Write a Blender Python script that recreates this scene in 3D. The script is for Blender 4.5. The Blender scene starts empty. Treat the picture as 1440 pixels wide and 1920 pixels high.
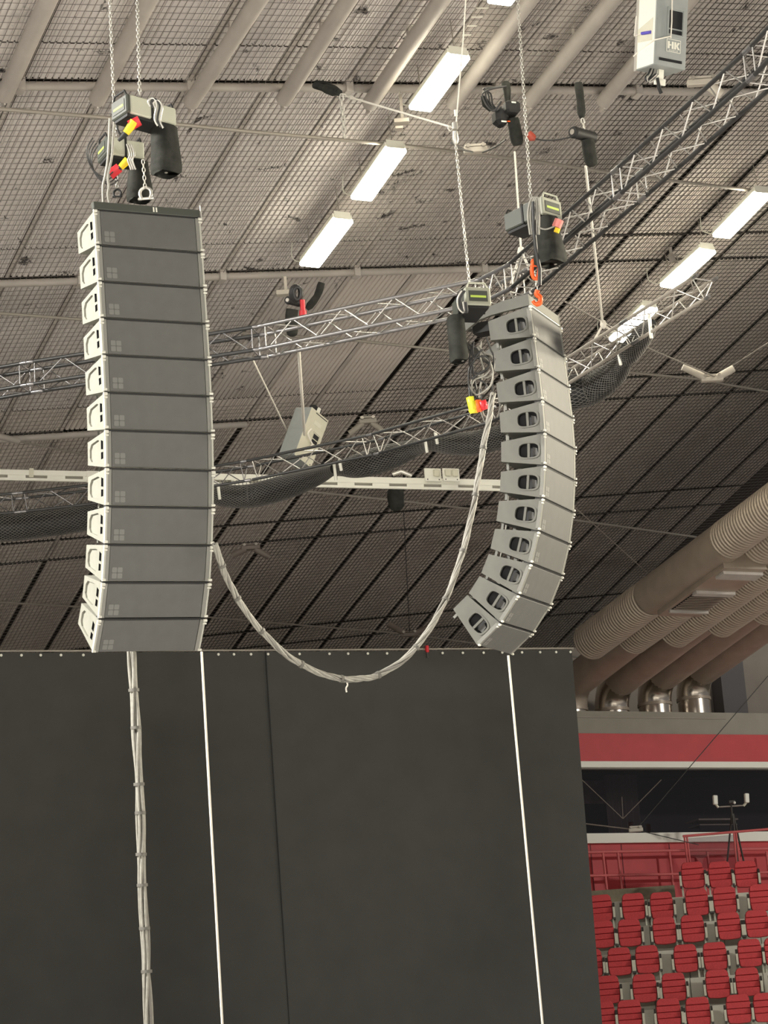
import bpy, math, random
from math import sin, cos, pi, radians as rad, sqrt
from mathutils import Vector, Matrix
from mathutils.geometry import tessellate_polygon
random.seed(7)
sc = bpy.context.scene
col = sc.collection

# ------------------------------------------------------------------ camera, world, light, exposure
AZ = -0.4233                     # the roof's rib direction against the camera heading
PITCH, ROLL, FPX = rad(15.5), 0.07, 4300.0
CAM = Vector((0, 0, 1.7))


def c2w(a, b, c):
    """camera-heading frame (right, forward, up) -> world (x along the roof purlins, y along its ribs)"""
    return Vector((a * cos(AZ) - b * sin(AZ), a * sin(AZ) + b * cos(AZ), c))


_up = (0, -sin(PITCH), cos(PITCH))
RX = c2w(cos(ROLL), -sin(ROLL) * _up[1], -sin(ROLL) * _up[2])
UY = c2w(sin(ROLL), cos(ROLL) * _up[1], cos(ROLL) * _up[2])
FW = c2w(0, cos(PITCH), sin(PITCH))
cam_data = bpy.data.cameras.new('camera')
cam = bpy.data.objects.new('camera', cam_data)
col.objects.link(cam)
m = Matrix.Identity(4)
for i in range(3):
    m[i][0], m[i][1], m[i][2], m[i][3] = RX[i], UY[i], -FW[i], CAM[i]
cam.matrix_world = m
cam_data.sensor_fit = 'VERTICAL'
cam_data.sensor_height = 36
cam_data.lens = FPX / 1920 * 36
cam_data.clip_end = 300
sc.camera = cam

world = bpy.data.worlds.new('hall_air')
sc.world = world
world.use_nodes = True
bg = world.node_tree.nodes['Background']
bg.inputs[0].default_value = (1.0, 0.97, 0.94, 1)
bg.inputs[1].default_value = 0.135

sc.view_settings.view_transform = 'Standard'
sc.view_settings.look = 'None'
sc.view_settings.gamma = 1
sc.view_settings.use_curve_mapping = False
sc.view_settings.exposure = 0.50
try:
    sc.cycles.use_denoising = True
    sc.cycles.diffuse_bounces = 4
    sc.cycles.sample_clamp_indirect = 4
except Exception:
    pass


def area(loc, target, sx, sy, power, colr=(1, 0.96, 0.88)):
    d = bpy.data.lights.new('hall_light', 'AREA')  # added unseen light, not a lamp of the hall
    d.shape = 'RECTANGLE'
    d.size, d.size_y = sx, sy
    d.energy = power
    d.color = colr
    o = bpy.data.objects.new('hall_light', d)
    col.objects.link(o)
    o.location = loc
    o.rotation_euler = (Vector(target) - Vector(loc)).to_track_quat('-Z', 'Y').to_euler()
    return o


# unseen area lights added outside the frame to set the brightness of each surface
LS = 1.0


def flood(pos, aim, w, l, power, spread=180, colr=(1, 0.96, 0.88)):
    o = area(CAM + c2w(*pos), CAM + c2w(*aim), w, l, power * LS, colr)
    o.data.spread = rad(spread)


flood((-13, 18.8, 13.4), (-3.5, 21, 5.5), 3, 1.5, 2550, 90)     # side floods on the two hangs
flood((14.5, 27, 11.0), (2.2, 25, 8.2), 2, 1.2, 370, 60, (1, 0.90, 0.70))
flood((1, -10, 13.8), (-1, 20, 8), 4, 2, 760, 90)  # added weak light on the hang fronts from behind the camera
flood((-9, -3, 13.8), (-9, -2, 0), 4, 2, 13000, 110)              # added beam on the floor, its bounce lights the roof
flood((15, 14, 13.8), (15, 15, 0), 4, 2, 3200, 90)  # added so floor bounce brightens the roof on this side
flood((28, 30, 14.2), (22, 42, 3), 2, 1, 1280, 120)  # added for the end wall and seats


# ------------------------------------------------------------------ pixel helpers (photo pixels -> points at a real depth)
def ray(px, py):
    return FW + RX * ((px - 720) / FPX) + UY * ((960 - py) / FPX)


def P(px, py, z):
    return CAM + ray(px, py) * z


def Ph(px, py, h):
    d = ray(px, py)
    return CAM + d * ((h - CAM.z) / d.z)


def Py(px, py, y):
    d = ray(px, py)
    return CAM + d * ((y - CAM.y) / d.y)


def pix(X):
    v = Vector(X) - CAM
    z = v.dot(FW)
    return 720 + FPX * v.dot(RX) / z, 960 - FPX * v.dot(UY) / z


def roof(u, y):
    u, v = u / 10, (y - 35) / 10
    return 1.7 + 11.3664 + 1.3182 * u - 1.6964 * v - 0.0292 * u * u + 0.0338 * u * v - 0.2862 * v * v


def Pr(px, py, below=0.0):
    """point of the roof surface (lowered by below) seen at a pixel"""
    d = ray(px, py)
    t = 38.0
    for _ in range(40):
        def g(t):
            X = CAM + d * t
            return X.z - roof(X.x, X.y) + below
        s = (g(t + 1e-3) - g(t)) / 1e-3
        t -= max(-5, min(5, g(t) / s))
    return CAM + d * t


# ------------------------------------------------------------------ materials
MATS = {}


def mat(name, rgb, rough=0.6, metal=0.0, noise=0.0, scale=8.0, emit=None, estr=0, spec=0.5, bump=0.0):
    if name in MATS:
        return MATS[name]
    mt = bpy.data.materials.new(name)
    mt.use_nodes = True
    nt = mt.node_tree
    b = nt.nodes['Principled BSDF']
    b.inputs['Base Color'].default_value = (*rgb, 1)
    b.inputs['Roughness'].default_value = rough
    b.inputs['Metallic'].default_value = metal
    b.inputs['Specular IOR Level'].default_value = spec
    if noise or bump:
        tc = nt.nodes.new('ShaderNodeTexCoord')
        n = nt.nodes.new('ShaderNodeTexNoise')
        n.inputs['Scale'].default_value = scale
        n.inputs['Detail'].default_value = 5
        nt.links.new(tc.outputs['Object'], n.inputs['Vector'])
        if noise:
            r = nt.nodes.new('ShaderNodeValToRGB')
            r.color_ramp.elements[0].position = 0.3
            r.color_ramp.elements[1].position = 0.7
            r.color_ramp.elements[0].color = (*[c * (1 - noise) for c in rgb], 1)
            r.color_ramp.elements[1].color = (*[min(1, c * (1 + noise)) for c in rgb], 1)
            nt.links.new(n.outputs['Fac'], r.inputs['Fac'])
            nt.links.new(r.outputs['Color'], b.inputs['Base Color'])
        if bump:
            bp = nt.nodes.new('ShaderNodeBump')
            bp.inputs['Strength'].default_value = bump
            nt.links.new(n.outputs['Fac'], bp.inputs['Height'])
            nt.links.new(bp.outputs['Normal'], b.inputs['Normal'])
    if emit:
        b.inputs['Emission Color'].default_value = (*emit, 1)
        b.inputs['Emission Strength'].default_value = estr
    MATS[name] = mt
    return mt


def glass_mat():
    mt = bpy.data.materials.new('window_glass')
    mt.use_nodes = True
    nt = mt.node_tree
    nt.nodes.remove(nt.nodes['Principled BSDF'])
    tr = nt.nodes.new('ShaderNodeBsdfTransparent')
    tr.inputs[0].default_value = (0.8, 0.78, 0.8, 1)
    gl = nt.nodes.new('ShaderNodeBsdfGlossy')
    gl.inputs['Roughness'].default_value = 0.02
    fr = nt.nodes.new('ShaderNodeFresnel')
    fr.inputs[0].default_value = 1.45
    mx = nt.nodes.new('ShaderNodeMixShader')
    nt.links.new(fr.outputs[0], mx.inputs[0])
    nt.links.new(tr.outputs[0], mx.inputs[1])
    nt.links.new(gl.outputs[0], mx.inputs[2])
    nt.links.new(mx.outputs[0], nt.nodes['Material Output'].inputs[0])
    return mt


def stained(name, rgb, dirt):
    """roof sheet with old soot stains, denser over the nearer bays where the roof is worn"""
    mt = mat(name, rgb, 0.75, noise=0.10, scale=1.2)
    nt = mt.node_tree
    b = nt.nodes['Principled BSDF']
    src = b.inputs['Base Color'].links[0].from_socket
    tc = nt.nodes.new('ShaderNodeTexCoord')
    n = nt.nodes.new('ShaderNodeTexNoise')
    n.inputs['Scale'].default_value = 2.4
    n.inputs['Detail'].default_value = 8
    n.inputs['Roughness'].default_value = 0.65
    n.inputs['Distortion'].default_value = 0.6
    nt.links.new(tc.outputs['Object'], n.inputs['Vector'])
    r = nt.nodes.new('ShaderNodeValToRGB')
    r.color_ramp.elements[0].position = dirt
    r.color_ramp.elements[1].position = dirt + 0.05
    nt.links.new(n.outputs['Fac'], r.inputs['Fac'])
    mx = nt.nodes.new('ShaderNodeMix')
    mx.data_type = 'RGBA'
    nt.links.new(r.outputs['Color'], mx.inputs['Factor'])
    nt.links.new(src, mx.inputs['A'])
    mx.inputs['B'].default_value = (0.05, 0.045, 0.045, 1)
    nt.links.new(mx.outputs['Result'], b.inputs['Base Color'])
    return mt


M_SHEET = mat('roof_sheet', (0.66, 0.605, 0.555), 0.7, noise=0.08, scale=1.0)
M_WORN = stained('roof_sheet_worn', (0.67, 0.63, 0.605), 0.62)
M_WORN_DIM = stained('roof_sheet_sooty', (0.53, 0.49, 0.455), 0.61)  # same stained sheet, base colour dimmed against strong lamplight in these bays
M_GAP = mat('roof_gap', (0.05, 0.04, 0.035), 0.8)
M_BATTEN = mat('roof_batten', (0.50, 0.46, 0.42), 0.6, noise=0.1, scale=4)
M_TUBE = mat('roof_tube', (0.40, 0.365, 0.33), 0.5, noise=0.08, scale=3)
M_NET = mat('roof_net', (0.15, 0.13, 0.115), 0.7)
M_ROD = mat('steel_rod', (0.33, 0.30, 0.26), 0.4, metal=0.3)
M_CLAMP = mat('clamp_paint', (0.45, 0.41, 0.35), 0.5)
M_CHROME = mat('chain_steel', (0.60, 0.58, 0.53), 0.32, metal=0.55)
M_TRUSS = mat('truss_metal', (0.30, 0.295, 0.30), 0.33, metal=0.9)
M_TRUSSD = mat('truss_dark', (0.07, 0.07, 0.07), 0.4, metal=0.7)
M_BRACE = mat('truss_brace', (0.62, 0.60, 0.57), 0.35, metal=0.85)
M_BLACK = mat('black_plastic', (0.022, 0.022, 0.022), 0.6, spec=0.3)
M_BAG = mat('black_fabric', (0.030, 0.031, 0.027), 0.8, noise=0.35, scale=9, bump=0.5, spec=0.15)
M_HOIST = mat('hoist_paint', (0.20, 0.21, 0.17), 0.45, noise=0.12, scale=10)
M_HOISTD = mat('hoist_paint_dark', (0.06, 0.065, 0.055), 0.5)
M_HOISTL = mat('hoist_metal', (0.52, 0.53, 0.43), 0.45, metal=0.1)  # hoist bodies lightened to stand for light from the left
M_HOISTE = mat('hoist_end_paint', (0.34, 0.35, 0.28), 0.45)
M_YG = mat('hoist_stripe', (0.45, 0.60, 0.10), 0.5)
M_YEL = mat('yellow_plug', (0.85, 0.60, 0.02), 0.4)
M_LIME = mat('lime_plug', (0.75, 0.75, 0.05), 0.4)
M_RED = mat('red_plug', (0.65, 0.03, 0.04), 0.4)
M_ORANGE = mat('orange_shackle', (0.85, 0.12, 0.02), 0.4)
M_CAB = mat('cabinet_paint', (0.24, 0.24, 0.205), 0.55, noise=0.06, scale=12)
M_CAB_DIM = mat('cabinet_paint_olive', (0.125, 0.125, 0.108), 0.55, noise=0.10, scale=6)  # cabinet paint darkened to stand for weaker light on the side-on hang
M_GRILLE = mat('cabinet_grille', (0.10, 0.10, 0.096), 0.6, noise=0.06, scale=7, bump=0.05)
M_RAIL = mat('cabinet_rail', (0.21, 0.21, 0.19), 0.45)
M_PIN = mat('bright_pin', (0.72, 0.71, 0.64), 0.35, metal=0.2)
M_BAR_LIT = mat('rigging_bar_paint', (0.42, 0.42, 0.37), 0.4)  # lightened so the cabinet edge reads as lit
M_BADGE = mat('cabinet_badge', (0.17, 0.17, 0.16), 0.5)
M_DARK = mat('dark_opening', (0.01, 0.01, 0.012), 0.6)
M_WHITE = mat('white_paint', (0.80, 0.79, 0.70), 0.5)
M_CREAM = mat('cream_paint', (0.62, 0.60, 0.48), 0.5, noise=0.05)
M_GREYSPK = mat('grey_speaker', (0.30, 0.32, 0.31), 0.5, noise=0.05)
M_LAMP = mat('lamp_diffuser', (0.9, 0.9, 0.85), 0.5, emit=(1, 0.93, 0.74), estr=28)
M_LAMPH = mat('lamp_housing', (0.7, 0.69, 0.6), 0.4)
M_CABLE = mat('grey_cable', (0.31, 0.30, 0.265), 0.5, noise=0.15, scale=20)
M_CABLEB = mat('black_cable', (0.03, 0.03, 0.03), 0.4)
M_ROPE = mat('white_rope', (0.78, 0.74, 0.66), 0.7)
M_CURTAIN = mat('black_molton', (0.060, 0.060, 0.055), 0.9, noise=0.06, scale=2.0, spec=0.2)
M_DUCT = mat('duct_metal', (0.40, 0.335, 0.27), 0.45, metal=0.3, noise=0.08, scale=3)
M_STEEL = mat('bare_steel', (0.62, 0.56, 0.49), 0.25, metal=1.0)
M_REDP = mat('red_panel', (0.50, 0.045, 0.05), 0.55, noise=0.06, scale=3)
M_REDR = mat('red_rail', (0.60, 0.12, 0.12), 0.5)
M_SEAT = mat('seat_cloth', (0.60, 0.058, 0.066), 0.75, noise=0.12, scale=30)
M_SEATD = mat('seat_side', (0.05, 0.045, 0.04), 0.5)
M_CONC = mat('concrete', (0.62, 0.60, 0.51), 0.8, noise=0.12, scale=2)
M_WALL = mat('grey_plaster', (0.33, 0.29, 0.245), 0.8, noise=0.08, scale=1.5)
M_FASCIA = mat('fascia_grey', (0.30, 0.28, 0.23), 0.8, noise=0.06, scale=2)
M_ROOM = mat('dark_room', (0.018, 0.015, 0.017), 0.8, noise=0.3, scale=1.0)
M_POSTER = mat('dim_poster', (0.16, 0.10, 0.11), 0.6, noise=0.35, scale=3)
M_NETB = mat('black_netting', (0.015, 0.015, 0.015), 0.6)
M_NETW = mat('netting_cord', (0.14, 0.135, 0.125), 0.5)
M_FLOOR = mat('arena_floor', (0.55, 0.53, 0.50), 0.6)
M_GLASS = glass_mat()


# ------------------------------------------------------------------ mesh builder
class MB:
    def __init__(s):
        s.v, s.f, s.sm = [], [], []

    def add(s, vs, fs, smooth=False, M=None):
        o = len(s.v)
        s.v += [tuple(M @ Vector(p)) if M else tuple(p) for p in vs]
        s.f += [tuple(i + o for i in f) for f in fs]
        s.sm += [smooth] * len(fs)
        return s

    def box(s, lo, hi, M=None, bev=0.0):
        x0, y0, z0 = lo
        x1, y1, z1 = hi
        if bev <= 0:
            vs = [(x0, y0, z0), (x1, y0, z0), (x1, y1, z0), (x0, y1, z0), (x0, y0, z1), (x1, y0, z1), (x1, y1, z1), (x0, y1, z1)]
            fs = [(0, 3, 2, 1), (4, 5, 6, 7), (0, 1, 5, 4), (1, 2, 6, 5), (2, 3, 7, 6), (3, 0, 4, 7)]
            return s.add(vs, fs, False, M)
        b = bev
        prof = [(x0 + b, y0), (x1 - b, y0), (x1, y0 + b), (x1, y1 - b), (x1 - b, y1), (x0 + b, y1), (x0, y1 - b), (x0, y0 + b)]
        cx, cy = (x0 + x1) / 2, (y0 + y1) / 2
        inn = [(cx + (x - cx) * (1 - 2 * b / (x1 - x0)), cy + (y - cy) * (1 - 2 * b / (y1 - y0))) for x, y in prof]
        rings = [(inn, z0), (prof, z0 + b), (prof, z1 - b), (inn, z1)]
        vs = [(x, y, z) for pr, z in rings for x, y in pr]
        fs = []
        for k in range(3):
            for i in range(8):
                j = (i + 1) % 8
                fs.append((k * 8 + i, k * 8 + j, k * 8 + 8 + j, k * 8 + 8 + i))
        fs += [tuple(range(7, -1, -1)), tuple(range(24, 32))]
        return s.add(vs, fs, False, M)

    def prism(s, poly, a, b, axis='x', M=None):
        """poly of 2D points extruded along an axis from a to b; x: (y,z), y: (x,z), z: (x,y)"""
        def mk(p, t):
            return {'x': (t, p[0], p[1]), 'y': (p[0], t, p[1]), 'z': (p[0], p[1], t)}[axis]
        n = len(poly)
        vs = [mk(p, a) for p in poly] + [mk(p, b) for p in poly]
        fs = [tuple(range(n - 1, -1, -1)), tuple(range(n, 2 * n))]
        fs += [(i, (i + 1) % n, n + (i + 1) % n, n + i) for i in range(n)]
        return s.add(vs, fs, False, M)

    def quad(s, a, b, c, d):
        return s.add([a, b, c, d], [(0, 1, 2, 3)])

    def tube(s, pts, r, n=8, closed=False, cap=True, smooth=True, M=None):
        pts = [Vector(p) for p in pts]
        N = len(pts)
        rs = r if isinstance(r, (list, tuple)) else [r] * N
        vs, fs = [], []
        prev = None
        for k, p in enumerate(pts):
            a = pts[k - 1] if (k > 0 or closed) else p
            b = pts[(k + 1) % N] if (k < N - 1 or closed) else p
            t = (b - a)
            t = t.normalized() if t.length > 1e-9 else Vector((0, 0, 1))
            if prev is None:
                prev = t.orthogonal().normalized()
            prev = (prev - t * prev.dot(t))
            prev = prev.normalized() if prev.length > 1e-6 else t.orthogonal().normalized()
            q = t.cross(prev)
            for i in range(n):
                an = 2 * pi * i / n
                vs.append(p + (prev * cos(an) + q * sin(an)) * rs[k])
        m = N if closed else N - 1
        for k in range(m):
            k2 = (k + 1) % N
            for i in range(n):
                j = (i + 1) % n
                fs.append((k * n + i, k * n + j, k2 * n + j, k2 * n + i))
        s.add(vs, fs, smooth, M)
        if cap and not closed:
            s.add(vs[:n], [tuple(range(n - 1, -1, -1))], False, M)
            s.add(vs[-n:], [tuple(range(n))], False, M)
        return s

    def ball(s, c, r, n=8):
        rx = r if isinstance(r, (tuple, list)) else (r, r, r)
        vs, fs = [], []
        for i in range(n // 2 + 1):
            th = pi * i / (n // 2)
            for j in range(n):
                ph = 2 * pi * j / n
                vs.append((c[0] + rx[0] * sin(th) * cos(ph), c[1] + rx[1] * sin(th) * sin(ph), c[2] + rx[2] * cos(th)))
        for i in range(n // 2):
            for j in range(n):
                k = (j + 1) % n
                fs.append((i * n + j, (i + 1) * n + j, (i + 1) * n + k, i * n + k))
        return s.add(vs, fs, True)

    def plate(s, outer, holes, fn):
        """flat plate with holes; fn maps 2D -> 3D"""
        loops = [outer] + holes
        tri = tessellate_polygon([[Vector((x, y, 0)) for x, y in lp] for lp in loops])
        flat = [fn(*p) for lp in loops for p in lp]
        return s.add(flat, [tuple(t) for t in tri])

    def mesh(s, name, material):
        me = bpy.data.meshes.new(name)
        me.from_pydata(s.v, [], s.f)
        me.polygons.foreach_set('use_smooth', s.sm)
        if material:
            me.materials.append(material)
        me.update()
        return me


def link(name, data, parent=None, M=None, **props):
    o = bpy.data.objects.new(name, data)
    col.objects.link(o)
    if parent is not None:
        o.parent = parent
    if M is not None:
        o.matrix_local = M
    for k, v in props.items():
        o[k] = v
    return o


def part(name, mb, material, parent, label=None, kind=None):
    o = link(name, mb.mesh(name, material), parent)
    if label:
        o['label'] = label
    if kind:
        o['kind'] = kind
    return o


def world_part(name, mb, material, parent, label=None, kind=None):
    """mesh given in world coordinates under a thing that is only translated"""
    L = parent.matrix_world.translation if parent.parent is None else Vector(parent['_o'])
    mb.v = [(x - L[0], y - L[1], z - L[2]) for x, y, z in mb.v]
    return part(name, mb, material, parent, label, kind)


def thing(name, label, cat, M=None, loc=None, group=None):
    o = bpy.data.objects.new(name, None)
    o.empty_display_size = 0.1
    col.objects.link(o)
    if M is None:
        M = Matrix.Translation(loc or (0, 0, 0))
    o.matrix_world = M
    o['label'], o['category'] = label, cat
    if group:
        o['group'] = group
    return o


def single(name, mb, material, label, cat, group=None, kind=None):
    """a thing that is one mesh, given in world coordinates"""
    n = len(mb.v)
    c = [sum(p[i] for p in mb.v) / n for i in range(3)]
    mb.v = [(x - c[0], y - c[1], z - c[2]) for x, y, z in mb.v]
    o = link(name, mb.mesh(name, material), None, Matrix.Translation(c))
    o['label'], o['category'] = label, cat
    if group:
        o['group'] = group
    if kind:
        o['kind'] = kind
    return o


def nest(t, child, parent):
    """hang parts of one kind under the parts they belong to (thing > part > sub-part), in the order they were built"""
    key = lambda o: (len(o.name), o.name)
    stem = lambda o: o.name.split('.')[0]
    cs = sorted([o for o in t.children if stem(o) == child], key=key)
    ps = sorted([o for o in t.children if stem(o) == parent], key=key)
    for i, c in enumerate(cs):
        c.parent = ps[min(len(ps) - 1, i * len(ps) // len(cs))]


def copy_tree(o, parent=None):
    c = o.copy()
    col.objects.link(c)
    if parent is not None:
        c.parent = parent
    for ch in list(o.children):
        copy_tree(ch, c)
    return c


def struct(name, mb, material, parent=None):
    o = link(name, mb.mesh(name, material), parent)
    o['kind'] = 'structure'
    return o


def frame(o, x, y, z):
    M = Matrix.Identity(4)
    for i in range(3):
        M[i][0], M[i][1], M[i][2], M[i][3] = x[i], y[i], z[i], o[i]
    return M


def spline(pts, sub=6):
    pts = [Vector(p) for p in pts]
    out = []
    for i in range(len(pts) - 1):
        p0, p1, p2, p3 = pts[max(i - 1, 0)], pts[i], pts[i + 1], pts[min(i + 2, len(pts) - 1)]
        for k in range(sub):
            t = k / sub
            out.append(0.5 * ((2 * p1) + (p2 - p0) * t + (2 * p0 - 5 * p1 + 4 * p2 - p3) * t * t + (3 * p1 - p0 - 3 * p2 + p3) * t ** 3))
    out.append(pts[-1])
    return out


def rounded(x0, y0, x1, y1, r, n=4):
    out = []
    for cx, cy, a in ((x1 - r, y0 + r, -90), (x1 - r, y1 - r, 0), (x0 + r, y1 - r, 90), (x0 + r, y0 + r, 180)):
        for k in range(n + 1):
            t = rad(a + 90 * k / n)
            out.append((cx + r * cos(t), cy + r * sin(t)))
    return out


def chain_mb(p0, p1, pitch=0.036, r=0.0055, half=0.021, wid=0.011, M=None):
    """a hanging chain of steel links, every second one turned by 90 degrees"""
    mb = MB()
    p0, p1 = Vector(p0), Vector(p1)
    t = (p1 - p0).normalized()
    a = t.orthogonal().normalized()
    b = t.cross(a)
    n = max(2, int((p1 - p0).length / pitch))
    for k in range(n):
        c = p0 + (p1 - p0) * ((k + 0.5) / n)
        s = a if k % 2 else b
        pts = [c + t * (half * y) + s * (wid * x) for x, y in ((1, 0.5), (0.6, 0.93), (-0.6, 0.93), (-1, 0.5), (-1, -0.5), (-0.6, -0.93), (0.6, -0.93), (1, -0.5))]
        mb.tube(pts, r, 4, closed=True)
    return mb


def rope_mb(p0, p1, r, n=6, strands=0, sag=0.0):
    pts = [Vector(p0).lerp(Vector(p1), k / 12) - Vector((0, 0, sag * (1 - (2 * k / 12 - 1) ** 2))) for k in range(13)]
    return MB().tube(pts, r, n)


# ------------------------------------------------------------------ the roof
U0, DU, V0, DV = 8.2789, 1.15, 35 - 8.7482, 5.3361


def su(i):
    return U0 + DU * i


def vy(j):
    return V0 + DV * j


I0, I1, J0, J1 = -3, 17, -1, 4
mb = MB()                                              # backing deck, seen as dark gaps between the sheets, and the plain roof out of view
xs = [-46, -30, -15, 0] + [su(i) for i in range(I0, I1 + 1, 2)] + [su(I1) + 0.6]
ys = [-40, -25, -10, 2, 12] + [vy(j) for j in (-1, -0.5, 0, 0.5, 1, 1.5, 2, 2.5, 3, 3.5, 4, 4.37)]
vs = [(x, y, roof(max(x, 2), max(y, 8)) + 0.09) for y in ys for x in xs]
nx = len(xs)
fs = [(a * nx + b, (a + 1) * nx + b, (a + 1) * nx + b + 1, a * nx + b + 1) for a in range(len(ys) - 1) for b in range(nx - 1)]
mb.add(vs, fs)
ceiling = struct('ceiling', mb, M_GAP)


def sheet(u0, u1, y0, y1, ribs=12):
    """one profiled roof sheet: trapezoid ribs along y, following the curve of the roof"""
    mb = MB()
    seg = max(1, int(round((y1 - y0) / 1.2)))
    prof = []
    for k in range(ribs):
        a = u0 + (u1 - u0) * k / ribs
        w = (u1 - u0) / ribs
        prof += [(a, 0.0), (a + w * 0.10, 0.022), (a + w * 0.26, 0.022), (a + w * 0.36, 0.0)]
    prof.append((u1, 0.0))
    n = len(prof)
    vs = [(u, y0 + (y1 - y0) * k / seg, roof(u, y0 + (y1 - y0) * k / seg) + dz) for k in range(seg + 1) for u, dz in prof]
    fs = [(k * n + i, (k + 1) * n + i, (k + 1) * n + i + 1, k * n + i + 1) for k in range(seg) for i in range(n - 1)]
    return mb.add(vs, fs)


def seen(pts, mx=330, my=150):
    for p in pts:
        x, y = pix(p)
        if -mx < x < 1440 + mx and -my < y < 1400:
            return True
    return False


THIN = 0.836
for j in range(J0, J1 + 1):
    for i in range(I0, I1):
        for a, b in ((0.0, THIN), (THIN, 1.0)):
            y0, y1 = vy(j + a), vy(j + b)
            if j == J1:
                y1 = min(y1, 49.6)
                if y1 - y0 < 0.3:
                    continue
            u0, u1 = su(i), (su(i + 1) if i < I1 - 1 else su(i) + 0.75)
            if not seen([(u, y, roof(u, y)) for u in (u0, u1) for y in (y0, (y0 + y1) / 2, y1)]):
                continue
            g = 0.05
            near = i < 8 and j < 2
            g0 = 0.012 if (a > 0 and near) else 0.05
            g1 = 0.012 if (a == 0 and near) else 0.05
            mb = sheet(u0 + g, u1 - g, y0 + g0, y1 - g1)
            worn = (j <= 0 and i < 8) or (j < 0 and i < 12) or (j == 1 and a == 0 and i < 5)
            part('ceiling_panel', mb, (M_WORN if i < 4 else M_WORN_DIM) if worn else M_SHEET, ceiling)

# light cover battens over the sheet joints in the nearer bays
for i in range(I0, 9):
    for j in range(J0, 3):
        if (i >= 7 and j > 0) or (i >= 5 and j > 1) or (i < 1 and j > 1):
            continue
        y0, y1 = vy(j) + 0.06, vy(j + 1) - 0.06
        u = su(i)
        if not seen([(u, y, roof(u, y)) for y in (y0, (y0 + y1) / 2, y1)]):
            continue
        mb = MB()
        for k in range(4):
            a, b = y0 + (y1 - y0) * k / 4, y0 + (y1 - y0) * (k + 1) / 4
            vs = []
            for y in (a, b):
                for du, dz in ((-0.03, 0.03), (-0.03, -0.012), (0.03, -0.012), (0.03, 0.03)):
                    vs.append((u + du, y, roof(u, y) + dz))
            mb.add(vs, [(0, 1, 5, 4), (1, 2, 6, 5), (2, 3, 7, 6), (0, 4, 7, 3)])
        part('joint_batten', mb, M_BATTEN, ceiling)

# round purlin tubes under the main cross joints
for j, i1 in ((0, 17), (1, 8), (2, 5)):
    for i in range(I0, i1, 2):
        pts = [(su(i + k / 2 * min(2, i1 - i) / 2), vy(j), 0) for k in range(5)]
        pts = [(x, y, roof(x, y) - 0.075) for x, y, _ in pts]
        part('purlin_tube', MB().tube(pts, 0.062, 10), M_TUBE, ceiling)
        for k in (0, 2):
            x = su(i + k) if k else su(i)
            z = roof(x, vy(j))
            if k == 0:
                part('purlin_bracket', MB().box((x - 0.05, vy(j) - 0.09, z - 0.16), (x + 0.05, vy(j) + 0.09, z + 0.05)), M_BATTEN, ceiling)

# protective wire net under the sheets
mb = MB()
mb2 = MB()


def net_here(i, j):
    return not ((4 <= i <= 6 and 1 <= j < 1.86) or (2 <= i <= 3 and 1.9 < j < 2))


R = 0.0032


def wire(a, b, mb, R):
    vs = []
    for p in (a, b):
        vs += [(p[0] - R, p[1] - R, p[2]), (p[0] + R, p[1] + R, p[2]), (p[0] + R * 0.5, p[1] - R * 0.5, p[2] - 2 * R)]
    mb.add(vs, [(0, 1, 4, 3), (1, 2, 5, 4), (2, 0, 3, 5)])


for i in range(I0, I1):
    for k in range(12):
        u = su(i + k / 12)
        for jj in range(int((J1 - J0) * 4) + 2):
            j = J0 + jj / 4
            if not net_here(i, j + 0.12):
                continue
            y0, y1 = vy(j), min(vy(j + 0.25), 49.5)
            a, b = (u, y0, roof(u, y0) - 0.05), (u, y1, roof(u, y1) - 0.05)
            if y1 > y0 and seen([a, b], 260, 60):
                wire(a, b, *((mb2, 0.0048) if i >= 7 else (mb, R)))
NC = 38
for jj in range((J1 - J0) * NC + 13):
    j = J0 + jj / NC
    y = vy(j)
    for i in range(I0, I1):
        if not net_here(i, j):
            continue
        a, b = (su(i), y, roof(su(i), y) - 0.055), (su(i + 1), y, roof(su(i + 1), y) - 0.055)
        if seen([a, b], 260, 60):
            wire(a, b, *((mb2, 0.0048) if i >= 7 else (mb, R)))
part('ceiling_net', mb, M_NET, ceiling, kind='stuff')
part('ceiling_net', mb2, mat('roof_net_tarred', (0.06, 0.052, 0.045), 0.7), ceiling, kind='stuff')  # darker, thicker wires over part of the roof

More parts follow.
